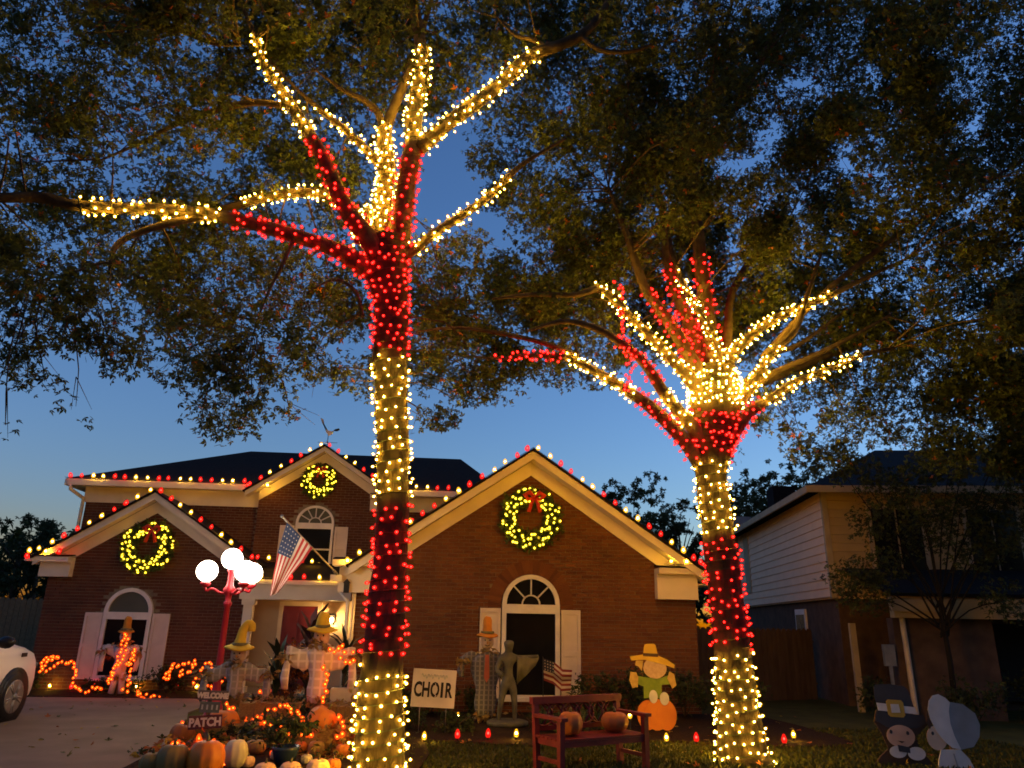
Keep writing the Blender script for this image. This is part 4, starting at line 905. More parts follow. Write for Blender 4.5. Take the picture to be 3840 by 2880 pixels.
# welcome / patch sign
p = at(777, 2700, 10.55); p = Vector((p.x, p.y, 0.04)); ws = empty('patch_sign', p, radians(4)); tag(ws, 'wooden post sign with boards reading WELCOME and PATCH among the pumpkins', 'sign')
dz = p.y
def zz(py, px=780): return at(px, py, dz).z-.04
MB().mm(-.025, .025, 0, .03, 0, zz(2590)).build('post', M_wood, ws, True)
M_b1 = mat('plum_board', (.10, .035, .035), None, 6, .8); M_b2 = mat('green_grey_board', (.10, .13, .12), None, 6, .8); M_b3 = mat('grey_brown_board', (.12, .10, .09), None, 6, .8)
for nm, x0, x1, y0, y1, m, tx, sz in (('welcome_board', 742, 850, 2590, 2624, M_b3, 'WELCOME', .088), ('middle_board', 753, 826, 2632, 2670, M_b2, None, 0), ('patch_board', 720, 840, 2683, 2731, M_b1, 'PATCH', .135)):
    k = depth(p)/FPX; xc = ((x0+x1)/2-785)*k; zc = zz((y0+y1)/2); ww = (x1-x0)*k; hh = (y1-y0)*k
    Mt = Matrix.Translation((xc, -.02, zc)) @ Matrix.Rotation(radians(-3 if m is M_b1 else 2), 4, 'Y')
    MB().box((0, 0, 0), (ww, .022, hh), M=Mt).build(nm, m, ws, True)
    if tx:
        o = lettering('lettering', tx, sz, M_cream, ws, Mt @ Vector((0, -.014, -.004)), .006, .9); o.rotation_euler = (pi/2, radians(-3 if m is M_b1 else 2), 0)
    else:
        for q in range(4): MB().box((-.09+q*.06, -.013, 0), (.02, .006, hh*.45), M=Mt).build('letter_block', M_teal, ws, True)

# ================================================================== flags
M_fr = mat('flag_red', (.42, .035, .03), None, 3, .8, transl=.2); M_fw = mat('flag_white', (.62, .54, .45), None, 3, .8, transl=.2); M_fb = mat('flag_blue', (.035, .055, .13), None, 3, .8, transl=.2)
def flag(parent, left, right, Y, amp, m=(M_fr, M_fw, M_fb), stripes=13, ustars=7, vst=.4, rows=5, cols=6):
    """cloth between two drooping edge curves given at u=0 (canton side) and u=1"""
    nu, nv = 26, 30
    def cur(c, t):
        s = t*(len(c)-1); i = min(int(s), len(c)-2); f = s-i; return (c[i][0]*(1-f)+c[i+1][0]*f, c[i][1]*(1-f)+c[i+1][1]*f)
    def pt(u, v, off=0):
        a, b = cur(left, v), cur(right, v); yy = Y+amp*sin(u*9+v*3)*min(1, v*2.0)+.03*sin(v*7)-off
        return at(a[0]*(1-u)+b[0]*u, a[1]*(1-u)+b[1]*u, yy)
    mb = MB(); vs = [pt(i/nu, j/nv) for j in range(nv+1) for i in range(nu+1)]
    mb.v = [tuple(q) for q in vs]
    for j in range(nv):
        for i in range(nu):
            k = int((i+.5)/nu*stripes); mi = k % 2
            if (i+.5)/nu*stripes < ustars and (j+.5)/nv < vst: mi = 2
            mb.f.append([j*(nu+1)+i, j*(nu+1)+i+1, (j+1)*(nu+1)+i+1, (j+1)*(nu+1)+i]); mb.m.append(mi); mb.s.append(True)
    o = mb.build('cloth', list(m), parent); mb = MB()
    for r_ in range(rows):
        for c_ in range(cols):
            u, v = (r_+.6)/(rows+.2)*ustars/stripes, (c_+.6)/(cols+.2)*vst; q = pt(u, v, .012)
            e1, e2 = (pt(u+.02, v)-pt(u-.02, v)).normalized(), (pt(u, v+.02)-pt(u, v-.02)).normalized(); R_ = .017
            ring = [q+(e1*cos(t)+e2*sin(t))*(R_ if k % 2 == 0 else R_*.42) for k, t in [(k, pi*k/5) for k in range(10)]]
            mb.add(ring, [tuple(range(10))])
    mb.build('stars', m[1], o, kind='stuff')
fl = empty('house_flag', (-2.0, 14.55, 2.45)); tag(fl, 'stars and stripes flag hanging from a slanting pole on the corner of the brick wing', 'flag')
A, B = Vector((-2.0, 14.62, 2.47)), at(1058, 1936, 13.9)
MB().tube([A, B], .016, 8).build('pole', M_cream, fl); MB().ball(B, .035, 8).build('finial', M_metal, fl); MB().tube([A+Vector((.02, .12, -.04)), A+(B-A)*.04], .03, 6).build('bracket', M_metal, fl)
flag(fl, [(1076, 1958), (1045, 2055), (1026, 2150), (1012, 2236)], [(1172, 2055), (1140, 2102), (1096, 2152), (1044, 2222)], 13.95, .035)
MB().mm(A.x-.10, A.x+.12, 14.7, 14.81, A.z-.16, A.z-.04).build('mount_block', M_trim, fl)
sf = empty('garden_flag', gnd(2037, 2700)); tag(sf, 'small dark stars and stripes flag on a staff before the arched window', 'flag')
fb = WL[sf]; MB().tube([fb, at(2036, 2462, fb.y)], .008, 6).build('staff', M_black, sf)
M_fr2 = mat('dull_flag_red', (.20, .03, .03), None, 3, .8, transl=.2); M_fw2 = mat('dull_flag_white', (.55, .45, .35), None, 3, .8, transl=.2); M_fb2 = mat('dull_flag_blue', (.02, .025, .045), None, 3, .8)
flag(sf, [(2037, 2468), (2075, 2480), (2110, 2510), (2146, 2512)], [(2040, 2552), (2075, 2565), (2105, 2592), (2140, 2590)], fb.y, .04, (M_fr2, M_fw2, M_fb2), 9, 5, .38, 4, 4)
# ================================================================== scarecrows
def scarecrow(label, base, zs, arm_l, arm_r, hem, headz, m_shirt, m_hat, hat='tall', rz=0.0, hat_s=1.0, drop=.22, tie=None, body_w=.17, legs=None, m_face=None):
    o = empty('scarecrow', base, rz); tag(o, label, 'scarecrow')
    MB().tube([(0, .03, 0), (0, .03, headz-.05)], .018, 6).tube([(-arm_l, .02, zs-.02), (arm_r, .02, zs-.02)], .012, 6).build('stake', M_wood, o, True)
    rings = []; n = 18
    for k in range(12):
        t = k/11; z = zs+.03-(zs-hem)*t; w = body_w*(1.12-.55*t+.10*sin(t*9)) if k else body_w*.6; ring = []
        for i in range(n):
            a = 2*pi*i/n; q = 1+.26*noise.noise(Vector((cos(a)*2.6, sin(a)*2.6, z*2.2+base[0])))+.05*sin(a*7+z*5)
            zz_ = z-(.22*abs(noise.noise(Vector((i*1.7, base[0], 3)))) if k == 11 else 0)-.05*abs(cos(a))*(1-t)
            ring.append((w*q*cos(a), .09*q*sin(a), zz_))
        rings.append(ring)
    MB().loft(rings).build('shirt', m_shirt, o, True)
    for s, L in ((-1, arm_l), (1, arm_r)):
        rings = []
        for k in range(9):
            t = k/8; x = s*(.06+(L-.06)*t); dr = drop*(1.35-.55*t)*(1+.45*noise.noise(Vector((x*8, base[0], 1)))); sag = .06*t+.035*sin(t*7+base[0]); ring = []
            for i in range(10):
                a = 2*pi*i/10; zc = zs+.025-dr/2-sag
                ring.append((x+.02*noise.noise(Vector((i, x*4, 0))), .03*cos(a)*(1+.5*noise.noise(Vector((x*9, i, 2)))), zc+(dr/2+.01)*sin(a)))
            rings.append(ring)
        MB().loft(rings).build('sleeve', m_shirt, o, True)
        MB().loft([[(s*(L-.04)+.04*cos(a), .03*sin(a), zs-.10) for a in [2*pi*i/8 for i in range(8)]], [(s*(L-.01)+.06*cos(a), .028*sin(a), zs-drop*1.5-.06) for a in [2*pi*i/8 for i in range(8)]], [(s*(L-.03)+.045*cos(a), .02*sin(a), zs-drop*2.2-.10*random.random()) for a in [2*pi*i/8 for i in range(8)]]]).build('cuff', m_shirt, o, True)
    mf = m_face or M_burlap
    hd = MB().ball((0, 0, headz), (.115, .105, .145), 14, jit=.08).build('head', mf, o, True)
    for sx in (-.04, .04): MB().ball((sx, -.10, headz+.02), .013, 6).build('eye', M_black, hd, True)
    MB().ball((0, -.11, headz-.02), (.014, .018, .02), 6).build('nose', M_orfelt, hd, True)
    MB().tube([(-.045, -.093, headz-.055), (0, -.105, headz-.075), (.045, -.093, headz-.055)], .006, 5).build('mouth', M_black, hd, True)
    hz = headz+.125; mb = MB(); n = 22
    rings = []
    for r_, z in ((.08, 0), (.15*hat_s, -.005), (.205*hat_s, -.025), (.225*hat_s, -.05), (.205*hat_s, -.035), (.12*hat_s, .012), (.07, .02)):
        rings.append([(r_*cos(a), r_*.9*sin(a), hz+z+.02*sin(2*a+1)*r_/.2) for a in [2*pi*i/n for i in range(n)]])
    mb.loft(rings)
    if hat == 'bent': P, r = smooth_path([(0, 0, hz-.02), (.01, 0, hz+.10), (.03, 0, hz+.22), (.09, 0, hz+.31), (.14, 0, hz+.29), (.15, 0, hz+.20)], [.10, .075, .065, .065, .06, .05], .03)
    elif hat == 'tall': P, r = smooth_path([(0, 0, hz-.02), (0, 0, hz+.08), (.01, 0, hz+.16), (.02, 0, hz+.22)], [.11, .095, .085, .06], .03)
    else: P, r = smooth_path([(0, 0, hz-.02), (0, 0, hz+.10), (0, 0, hz+.22), (.01, 0, hz+.28)], [.10, .075, .075, .045], .03)
    mb.tube(P, r, 14); mb.build('hat', m_hat, o, True)
    MB().lathe([(.118, hz-.005), (.122, hz+.01), (.112, hz+.04), (.10, hz+.04)], 16).build('hat_band', M_stem, o, True)
    P_ = []
    for (cx_, cz_, n_, sp) in ((0, zs+.05, 40, .07), (-arm_l, zs-.12, 26, .05), (arm_r, zs-.12, 26, .05), (0, hem, 50, .09)):
        P_ += [(cx_+random.gauss(0, sp), random.gauss(-.03, .04), cz_+random.gauss(0, .03)) for _ in range(n_)]
    so = leaves('straw', P_, .12, M_hay, None, LEAF1, droop=.5); so.parent = o
    if tie: MB().prism([(-.03, zs-.02), (.03, zs-.02), (.045, zs-.38), (0, zs-.46), (-.045, zs-.38)], -.115, -.10).build('tie', tie, o, True)
    if legs:
        for sx in (-.08, .08): MB().tube([(sx*.7, .01, hem+.05), (sx, 0, hem*.5), (sx*1.3, 0, .03)], [.075, .06, .065], 9).build('trouser_leg', legs, o, True)
    return o
def gz(px, py_base, px_top=None): p = gnd(px, py_base); return p
def hz_(px, py, Y): return at(px, py, Y).z
p = Vector((at(893, 2465, 12.0).x, 12.0, .05)); Y = 12.0
sc1 = scarecrow('scarecrow with a bent yellow pointed hat and grey denim shirt beside the lamp post', p, hz_(893, 2508, Y), .46, .48, hz_(893, 2625, Y), hz_(893, 2468, Y), M_denim, M_yel, 'bent', drop=.19, body_w=.14)
p = Vector((at(1205, 2400, 11.6).x, 11.6, .05)); Y = 11.6
sc2 = scarecrow('scarecrow with a yellow brimmed hat and white plaid shirt wrapped in orange lights', p, hz_(1205, 2440, Y), .48, .50, hz_(1205, 2640, Y), hz_(1202, 2402, Y), M_plaidw, M_yel, 'tall', drop=.24, body_w=.175, m_face=mat('rosy_burlap', (.60, .40, .26), None, 9, .9))
p = Vector((at(1825, 2480, 13.4).x, 13.4, .045)); Y = 13.4
sc3 = scarecrow('scarecrow with an orange hat and dark plaid coat before the arched window', p, hz_(1825, 2460, Y), .45, .30, hz_(1825, 2690, Y), hz_(1824, 2415, Y), M_plaidd, M_orfelt, 'cap', hat_s=.85, drop=.15, tie=mat('red_tie', (.36, .09, .06), None, 4, .8), body_w=.24)
p = Vector((at(455, 2480, 17.3).x, 17.3, .045)); Y = 17.3
sc4 = scarecrow('small pale scarecrow with orange hood and orange lights below the left arched window', p, hz_(455, 2428, Y), .42, .33, hz_(455, 2540, Y), hz_(465, 2395, Y), mat('pale_cloth', (.55, .48, .42), (.42, .36, .31), 5, .9), M_orfelt, 'cap', hat_s=.75, drop=.20, legs=MATS['pale_cloth'])

# green garden figure with outspread arm
def skin_body(name, V, E_, R_, m, parent):
    me = bpy.data.meshes.new(name); me.from_pydata(V, E_, []); o = bpy.data.objects.new(name, me); COL.objects.link(o)
    md = o.modifiers.new('s', 'SKIN'); md.use_smooth_shade = True; o.modifiers.new('b', 'SUBSURF').levels = 2
    o.modifiers['b'].render_levels = 2
    for i, r in enumerate(R_): me.skin_vertices[0].data[i].radius = (r, r)
    me.skin_vertices[0].data[0].use_root = True
    bpy.context.view_layer.update()
    m2 = bpy.data.meshes.new_from_object(o.evaluated_get(bpy.context.evaluated_depsgraph_get())); bpy.data.objects.remove(o)
    m2.materials.clear(); m2.materials.append(m)
    for pl in m2.polygons: pl.use_smooth = True
    q = bpy.data.objects.new(name, m2); COL.objects.link(q); q.parent = parent; return q
Y = 13.1; p = Vector((at(1905, 2600, Y).x, Y, .04)); st = empty('garden_statue', p); tag(st, 'grey green statue of a figure with one arm out, beside the dark plaid scarecrow', 'statue')
M_statue = mat('mossy_bronze', (.115, .112, .075), (.06, .06, .042), 7, .7, .3, 30)
hs_ = hz_(1905, 2425, Y); sh = hz_(1905, 2470, Y); hp = hz_(1905, 2570, Y)
V = [(0, 0, hp), (0, 0, (hp+sh)/2), (0, 0, sh-.02), (0, 0, sh+.06), (0, -.01, hs_), (0, -.01, hs_+.07),
     (.15, 0, sh-.03), (.30, -.02, sh-.02), (.44, -.05, sh+.0), (.50, -.06, sh+.01), (-.14, 0, sh-.04), (-.20, -.04, sh-.22), (-.10, -.14, sh-.30),
     (.08, 0, hp-.05), (.11, -.02, hp*.5), (.12, .02, .05), (.14, -.08, .02), (-.07, 0, hp-.05), (-.12, -.03, hp*.5), (-.15, .02, .05), (-.16, -.08, .02)]
E_ = [(0, 1), (1, 2), (2, 3), (3, 4), (4, 5), (2, 6), (6, 7), (7, 8), (8, 9), (2, 10), (10, 11), (11, 12), (0, 13), (13, 14), (14, 15), (15, 16), (0, 17), (17, 18), (18, 19), (19, 20)]
R_ = [.085, .075, .10, .045, .10, .085, .05, .042, .03, .028, .055, .042, .03, .075, .05, .035, .03, .075, .05, .035, .03]
skin_body('figure', V, E_, R_, M_statue, st)
mb = MB(); rings = []
for q in range(9):
    t = q/8; x = .14+.36*t; rings.append([(x, -.05+.02*sin(t*12), sh+.0), (x, -.07, sh-.03), (x-.05*t, -.05+.03*sin(t*9), sh-.14-.30*(1-t)), (x-.05*t, -.02, sh-.13-.30*(1-t))])
mb.loft(rings).build('cloak', mat('olive_cloth', (.16, .15, .09), (.10, .09, .055), 6, .9), st, True)
MB().lathe([(.34, 0), (.34, .05), (.30, .07)], 16).build('plinth', M_statue, st, True)

# ================================================================== bench
c = at(2215, 2800, 9.45); bn = empty('garden_bench', (c.x, 9.35, 0), radians(27)); tag(bn, 'dark red wooden garden bench with a lattice back beside the spreading tree', 'bench')
W, DP, SH, BH = 1.30, .46, .38, .76
for sx in (-W/2+.035, W/2-.035):
    MB().mm(sx-.032, sx+.032, -DP/2-.03, -DP/2+.034, 0, .58).build('leg', M_bench, bn, True)
    mb = MB(); mb.add([(sx-.032, DP/2-.03, 0), (sx+.032, DP/2-.03, 0), (sx+.032, DP/2+.034, 0), (sx-.032, DP/2+.034, 0), (sx-.032, DP/2+.03, BH), (sx+.032, DP/2+.03, BH), (sx+.032, DP/2+.085, BH), (sx-.032, DP/2+.085, BH)], [(0, 3, 2, 1), (4, 5, 6, 7), (0, 1, 5, 4), (1, 2, 6, 5), (2, 3, 7, 6), (3, 0, 4, 7)]); mb.build('leg', M_bench, bn, True)
    MB().mm(sx-.045, sx+.045, -DP/2-.07, DP/2+.02, .582, .618).build('armrest', M_bench, bn, True)
    MB().mm(sx-.02, sx+.02, -DP/2+.036, DP/2-.032, .14, .18).build('stretcher', M_bench, bn, True)
    MB().mm(sx-.02, sx+.02, -DP/2+.036, DP/2-.032, SH-.07, SH-.012).build('seat_rail', M_bench, bn, True)
for q in range(6):
    y0 = -DP/2-.02+q*.082; MB().mm(-W/2+.005, W/2-.005, y0, y0+.066, SH-.01, SH+.014).build('seat_slat', M_bench, bn, True)
MB().mm(-W/2+.07, W/2-.07, -DP/2-.015, -DP/2+.02, SH-.07, SH-.012).build('front_apron', M_bench, bn, True)
MB().mm(-W/2-.02, W/2+.02, DP/2+.02, DP/2+.095, BH-.045, BH+.03).build('top_rail', M_bench, bn, True)
MB().mm(-W/2+.06, W/2-.06, DP/2+.012, DP/2+.05, SH+.05, SH+.10).build('lower_rail', M_bench, bn, True)
for q in range(6):
    xc = -W/2+.14+q*(W-.28)/5; zc = (SH+.10+BH-.045)/2; rz_h = (BH-.045-SH-.10)/2
    P = [(xc+.135*cos(t), DP/2+.045+.022*(sin(t)), zc+rz_h*1.02*sin(t)) for t in [2*pi*k/20 for k in range(21)]]
    MB().tube(P, .013, 6).build('lattice_ring', M_bench, bn, True)
for q in range(5):
    xc = -W/2+.14+(q+.5)*(W-.28)/5
    for s in (-1, 1): MB().tube([(xc-s*.11, DP/2+.05, SH+.09), (xc+s*.11, DP/2+.07, BH-.04)], .011, 5).build('lattice_bar', M_bench, bn, True)

# ================================================================== pumpkins
def pumpkin(label, P, r, sq=.85, m=M_pump, tilt=0.0, ribs=10, group=None):
    o = empty('pumpkin', P); tag(o, label, 'pumpkin', group); P = Vector(P); n = ribs*4; rings = []
    Mx = Matrix.Translation(P+Vector((0, 0, r*sq*.93))) @ Matrix.Rotation(tilt, 4, 'Y') @ Matrix.Rotation(random.uniform(0, 6), 4, 'Z')
    for k in range(13):
        th = -pi/2+pi*k/12; ring = []
        for i in range(n):
            a = 2*pi*i/n; rib = 1-.09*(abs(cos(a*ribs/2))**3)*cos(th); q = max(cos(th), .02)**.85
            z = sin(th)*r*sq-(.16*r*max(0, sin(th))**8)+(.10*r*max(0, -sin(th))**8)
            ring.append(Mx @ Vector((r*q*rib*cos(a), r*q*rib*sin(a), z)))
        rings.append(ring)
    MB().loft(rings).build('shell', m, o)
    t = Mx @ Vector((0, 0, r*sq*.82)); ax = (Mx.to_3x3() @ Vector((0, 0, 1))); k = Mx.to_3x3() @ Vector((1, 0, 0))
    MB().tube([t, t+ax*r*.22, t+ax*r*.36+k*r*.12], [r*.13, r*.085, r*.07], 7).build('stem', M_stem, o); return o
def gp(px, pyb, z=.05): return gnd(px, pyb, z)
def pm(label, px, py_c, rpx, sq, m, tilt=0, Y=None, z=.05):
    """pumpkin whose middle shows at px,py"""
    rr = None
    for Yt in [Y] if Y else [9.0+.02*k for k in range(300)]:
        c = at(px, py_c, Yt); rr = rpx*depth(c)/FPX
        if c.z-rr*sq*.93 <= z+.0 or Y: break
        if Yt > 13.5: break
    # walk out until it rests on z
    best = None
    if Y is None:
        for k in range(400):
            Yt = 8.8+.015*k; c = at(px, py_c, Yt); rr = rpx*depth(c)/FPX
            if best is None or abs(c.z-rr*sq*.93-z) < best[0]: best = (abs(c.z-rr*sq*.93-z), c, rr)
        _, c, rr = best
    return pumpkin(label, (c.x, c.y, c.z-rr*sq*.93), rr, sq, m, tilt)
# straw bales the display is stacked on
def bale(label, P, rz, sx=.85, sy=.42, sz=.38):
    o = empty('straw_bale', P, rz); tag(o, label, 'straw bale'); mb = MB(); n = 7
    rings = []
    for k in range(9):
        x = -sx/2+sx*k/8; rings.append([(x, y+.012*noise.noise(Vector((x*9, y*9, z*9))), z+.012*noise.noise(Vector((x*9+5, y*9, z*9)))) for y, z in ((-sy/2, .0), (-sy/2, sz*.5), (-sy/2, sz), (0, sz+.01), (sy/2, sz), (sy/2, sz*.5), (sy/2, 0), (0, 0))])
    mb.loft(rings, sm=False).build('bale', M_hay, o, True)
    for q in (-.2, .2): MB().tube([(q*sx/.85, -sy/2-.012, .0), (q*sx/.85, -sy/2-.012, sz+.01), (q*sx/.85, sy/2+.01, sz+.015)], .006, 4).build('twine', M_wood, o, True)
    P_ = [(P[0]+random.gauss(0, .28), P[1]+random.gauss(0, .2), sz+.01+abs(random.gauss(0, .02))+P[2]) for _ in range(160)]
    lo = leaves('loose_straw', [tuple(Matrix.Rotation(-rz, 3, 'Z') @ (Vector(q)-Vector(P))) for q in P_], .09, M_hay, None, LEAF1, 0); lo.parent = o
bale('straw bale behind the denim scarecrow and the pumpkins', Vector((at(1020, 2600, 12.2).x, 12.2, .05)), .1)
bale('straw bale under the plaid scarecrow beside the lit trunk', Vector((at(1270, 2640, 11.9).x, 11.9, .05)), -.15, .7)
bale('straw bale by the patch sign carrying the biggest pumpkin', Vector((at(850, 2770, 11.2).x, 11.2, .05)), .2, .8, .45, .20)
bale('straw bale under the tilted orange pumpkin', Vector((at(1200, 2800, 10.6).x, 10.6, .05)), 0, .75, .42, .24)
pm('biggest smooth orange pumpkin behind the patch sign', 836, 2713, 60, .92, M_pump, Y=11.2)
pm('small dull orange pumpkin left of the patch sign', 684, 2752, 46, .88, M_pumpshade, .15)
pm('tall ribbed orange pumpkin in front of the patch sign', 772, 2846, 69, 1.05, M_pump)
pm('grey green pumpkin beside the tall ribbed orange pumpkin', 648, 2850, 62, 1.0, M_pumpgreen)
pm('dark green pumpkin at the driveway edge of the display', 570, 2862, 46, .9, M_pumpgreen)
pm('tall pale cream pumpkin right of the tall ribbed orange pumpkin', 884, 2826, 44, 1.25, M_pumppale)
pm('orange pumpkin tilted on its side below the plaid scarecrow', 1206, 2704, 56, 1.0, M_pump, .5, Y=10.6)
pm('grey green squash beside the lit oak trunk', 1186, 2812, 33, 1.1, M_pumpgreen, Y=10.2)
pm('peach pumpkin first of the row before the leafy pot', 994, 2892, 42, .8, M_pumppeach)
pm('peach pumpkin in the middle of the row before the leafy pot', 1089, 2890, 43, .8, M_pumppeach)
pm('peach pumpkin beside the foot of the lit oak', 1193, 2884, 46, .85, M_pumppeach)
pm('pale cream gourd between the straw and the leafy pot', 958, 2800, 40, .7, M_pumpgreen)
R2 = Matrix.Rotation(radians(27), 3, 'Z'); bc = WL[bn]
q = bc+R2 @ Vector((-.33, -.02, SH+.016)); pumpkin('orange pumpkin on the bench seat at the armrest away from the tree', q, .145, .98, M_pumpshade)
q = bc+R2 @ Vector((.37, .03, SH+.016)); pumpkin('wide orange pumpkin on the bench seat nearest the pumpkin cutout', q, .165, .75, M_pumpshade)

# ================================================================== flat painted cutouts
def cutout(o, layers, sx, cx, by, mats, base_z=0.0):
    """plywood layers drawn as outlines; each 18 mm board with thinner painted pieces on its face"""
    for i, (nm, mk, pts) in enumerate(layers):
        poly = [((x-cx)*sx, (by-y)*sx+base_z) for x, y in pts]; y1 = .009 if i == 0 else -.009-.004*(i-1); y0 = -.009-.004*i
        MB().prism(poly, y0, max(y1, y0+.004)).build(nm, mats[mk], o, True)
def ell(cx, cy, rx, ry, n=22, a0=0, a1=2*pi): return [(cx+rx*cos(a0+(a1-a0)*k/n), cy+ry*sin(a0+(a1-a0)*k/n)) for k in range(n if a1-a0 > 6.2 else n+1)]
CM = dict(black=mat('cutout_black', (.045, .045, .05), None, 4, .6), white=mat('cutout_white', (.62, .60, .56), None, 4, .6), gold=mat('cutout_gold', (.50, .32, .05), None, 4, .6), tan=mat('cutout_skin', (.58, .37, .25), None, 4, .6),
          brown=mat('cutout_brown', (.06, .035, .022), None, 4, .7), grey=mat('cutout_grey', (.24, .26, .27), None, 4, .6), green=mat('cutout_green', (.20, .28, .03), (.13, .20, .02), 9, .7), straw=mat('cutout_straw', (.50, .35, .10), (.36, .24, .06), 12, .8), orange=mat('cutout_orange', (.62, .20, .02), (.50, .14, .015), 2, .6), yellow=mat('cutout_yellow', (.58, .38, .04), None, 4, .7), burlap=M_burlap, face=mat('cutout_pale_skin', (.66, .49, .34), None, 4, .6))
def zc(x, y): return (2640+x/1.843, 2250+y/1.843)
P0 = gnd(*zc(1375, 1150)); P0.z = 0; sx = depth(P0)/FPX/1.843
pb = empty('pilgrim_cutout', P0, radians(-8)); tag(pb, 'painted cutout of a pilgrim boy in a tall black buckled hat on the lawn', 'cutout')
cutout(pb, [('backing', 'brown', [(1235, 800), (1565, 822), (1580, 880), (1490, 960), (1500, 1040), (1550, 1090), (1590, 1150), (1180, 1150), (1230, 1090), (1290, 1040), (1260, 950), (1215, 870)]),
            ('hat_crown', 'black', [(1240, 640), (1262, 626), (1360, 622), (1455, 634), (1478, 665), (1502, 775), (1245, 765), (1236, 700)]), ('hat_brim', 'black', [(1240, 790), (1400, 812), (1560, 820), (1574, 872), (1500, 905), (1300, 905), (1222, 860)]),
            ('hat_band', 'white', [(1244, 745), (1505, 770), (1518, 815), (1250, 796)]), ('buckle', 'gold', [(1310, 735), (1325, 722), (1415, 726), (1428, 742), (1432, 822), (1418, 838), (1330, 834), (1315, 820)]), ('buckle_centre', 'white', [(1338, 752), (1394, 752), (1400, 806), (1340, 808)]),
            ('face', 'tan', ell(1380, 958, 96, 72)), ('eye', 'black', ell(1316, 930, 10, 13)), ('eye', 'black', ell(1428, 936, 10, 13)), ('mouth', 'brown', [(1350, 985), (1400, 990), (1378, 1000)]), ('collar', 'white', ell(1345, 1056, 58, 38)), ('collar', 'white', ell(1468, 1064, 60, 42)), ('bow', 'black', [(1345, 1010), (1425, 1025), (1425, 1062), (1350, 1052)])], sx, 1375, 1150, CM)
MB().mm(-.02, .02, .012, .03, 0, .9).build('stake', M_wood, pb, True)
P0 = gnd(*zc(1740, 1172)); P0.z = 0; sx = depth(P0)/FPX/1.843
pg = empty('pilgrim_cutout', P0, radians(-8)); tag(pg, 'painted cutout of a pilgrim girl in a white and grey bonnet on the lawn', 'cutout')
cutout(pg, [('backing', 'white', [(1660, 1050), (1790, 1045), (1840, 1100), (1870, 1172), (1622, 1172), (1635, 1110)]), ('face', 'face', ell(1640, 975, 68, 78)), ('hair', 'brown', [(1600, 790), (1640, 800), (1625, 880), (1600, 920), (1580, 870)]),
            ('bonnet_back', 'grey', [(1755, 738), (1850, 752), (1925, 810), (1946, 885), (1930, 960), (1880, 1025), (1785, 1046), (1740, 900)]), ('bonnet_brim', 'white', [(1602, 790), (1618, 735), (1648, 700), (1690, 690), (1735, 712), (1762, 742), (1746, 800), (1744, 880), (1760, 960), (1792, 1044), (1735, 1035), (1680, 990), (1635, 920), (1610, 850)]), ('eye', 'black', ell(1612, 945, 9, 12)), ('skirt_seam', 'grey', [(1730, 1070), (1738, 1070), (1758, 1172), (1746, 1172)])], sx, 1740, 1172, CM)
MB().mm(-.02, .02, .012, .03, 0, .7).build('stake', M_wood, pg, True)
def z6(x, y): return (1500+x/1.843, 2130+y/1.843)
P0 = gnd(*z6(1775, 1145)); P0.z = .04; sx = depth(P0)/FPX/1.843
sb = empty('scarecrow_cutout', P0); tag(sb, 'painted cutout of a straw hat figure in a green shirt sitting on an orange pumpkin', 'cutout')
cutout(sb, [('backing', 'orange', ell(1715, 1045, 74, 96)+[]), ('pumpkin_middle', 'orange', ell(1780, 1042, 82, 102)), ('pumpkin_lobe', 'orange', ell(1848, 1045, 72, 98)), ('sleeves', 'green', [(1640, 790), (1720, 802), (1820, 802), (1880, 782), (1890, 842), (1820, 850), (1818, 935), (1690, 935), (1690, 860), (1640, 845)]),
            ('glove', 'straw', [(1600, 765), (1640, 768), (1655, 800), (1650, 862), (1610, 872), (1590, 820)]), ('glove', 'straw', [(1880, 758), (1912, 775), (1926, 850), (1895, 872), (1862, 805)]), ('shoe', 'white', ell(1757, 925, 30, 43)), ('shoe', 'white', ell(1835, 937, 33, 43)), ('head', 'burlap', ell(1775, 738, 84, 70)), ('straw_hair', 'straw', [(1640, 690), (1690, 690), (1680, 760), (1655, 728), (1632, 722)]),
            ('hat_brim', 'yellow', [(1595, 664), (1690, 650), (1800, 655), (1860, 680), (1918, 715), (1912, 738), (1840, 714), (1700, 684), (1605, 690)]), ('hat_crown', 'yellow', [(1703, 584), (1722, 577), (1770, 577), (1785, 585), (1800, 662), (1690, 656)]), ('hat_band', 'brown', [(1693, 640), (1796, 642), (1800, 664), (1690, 658)])], sx, 1775, 1145, CM)
MB().mm(-.02, .02, .012, .03, 0, .7).build('stake', M_wood, sb, True)

# ================================================================== plants in the beds
def shrub(label, P, R, h, n=500, m=(M_shrub, M_leaf2), size=.075, cat='shrub', name='shrub'):
    o = empty(name, P); tag(o, label, cat); P = Vector(P); mb = MB()
    for k in range(6):
        a = random.uniform(0, 6.3); mb.tube([P, P+Vector((R*.3*cos(a), R*.3*sin(a), h*.4)), P+Vector((R*.7*cos(a), R*.7*sin(a), h*.8))], [.012, .008, .004], 4)
    mb.build('stems', M_limb, o); pp = []
    for k in range(max(3, n//60)):
        d = Vector((random.gauss(0, 1), random.gauss(0, 1), random.gauss(0, 1))).normalized()*random.uniform(.2, .85)
        pp.append(clump_points((P.x+d.x*R, P.y+d.y*R, max(.08, P.z+h*.55+d.z*h*.45)), (R*.35, R*.35, h*.28), 60))
    leaves('foliage', np.concatenate(pp), size, list(m), o, mi=[.6, .4]); return o
def onb(px, pyb): return gnd(px, pyb, .045)
shrub('low green shrub under orange lights next to the parked car', (-8.75, 17.7, .045), .42, .62, 700); shrub('low green shrub under orange lights right of the left arched window', (-5.75, 17.7, .045), .5, .62, 800)
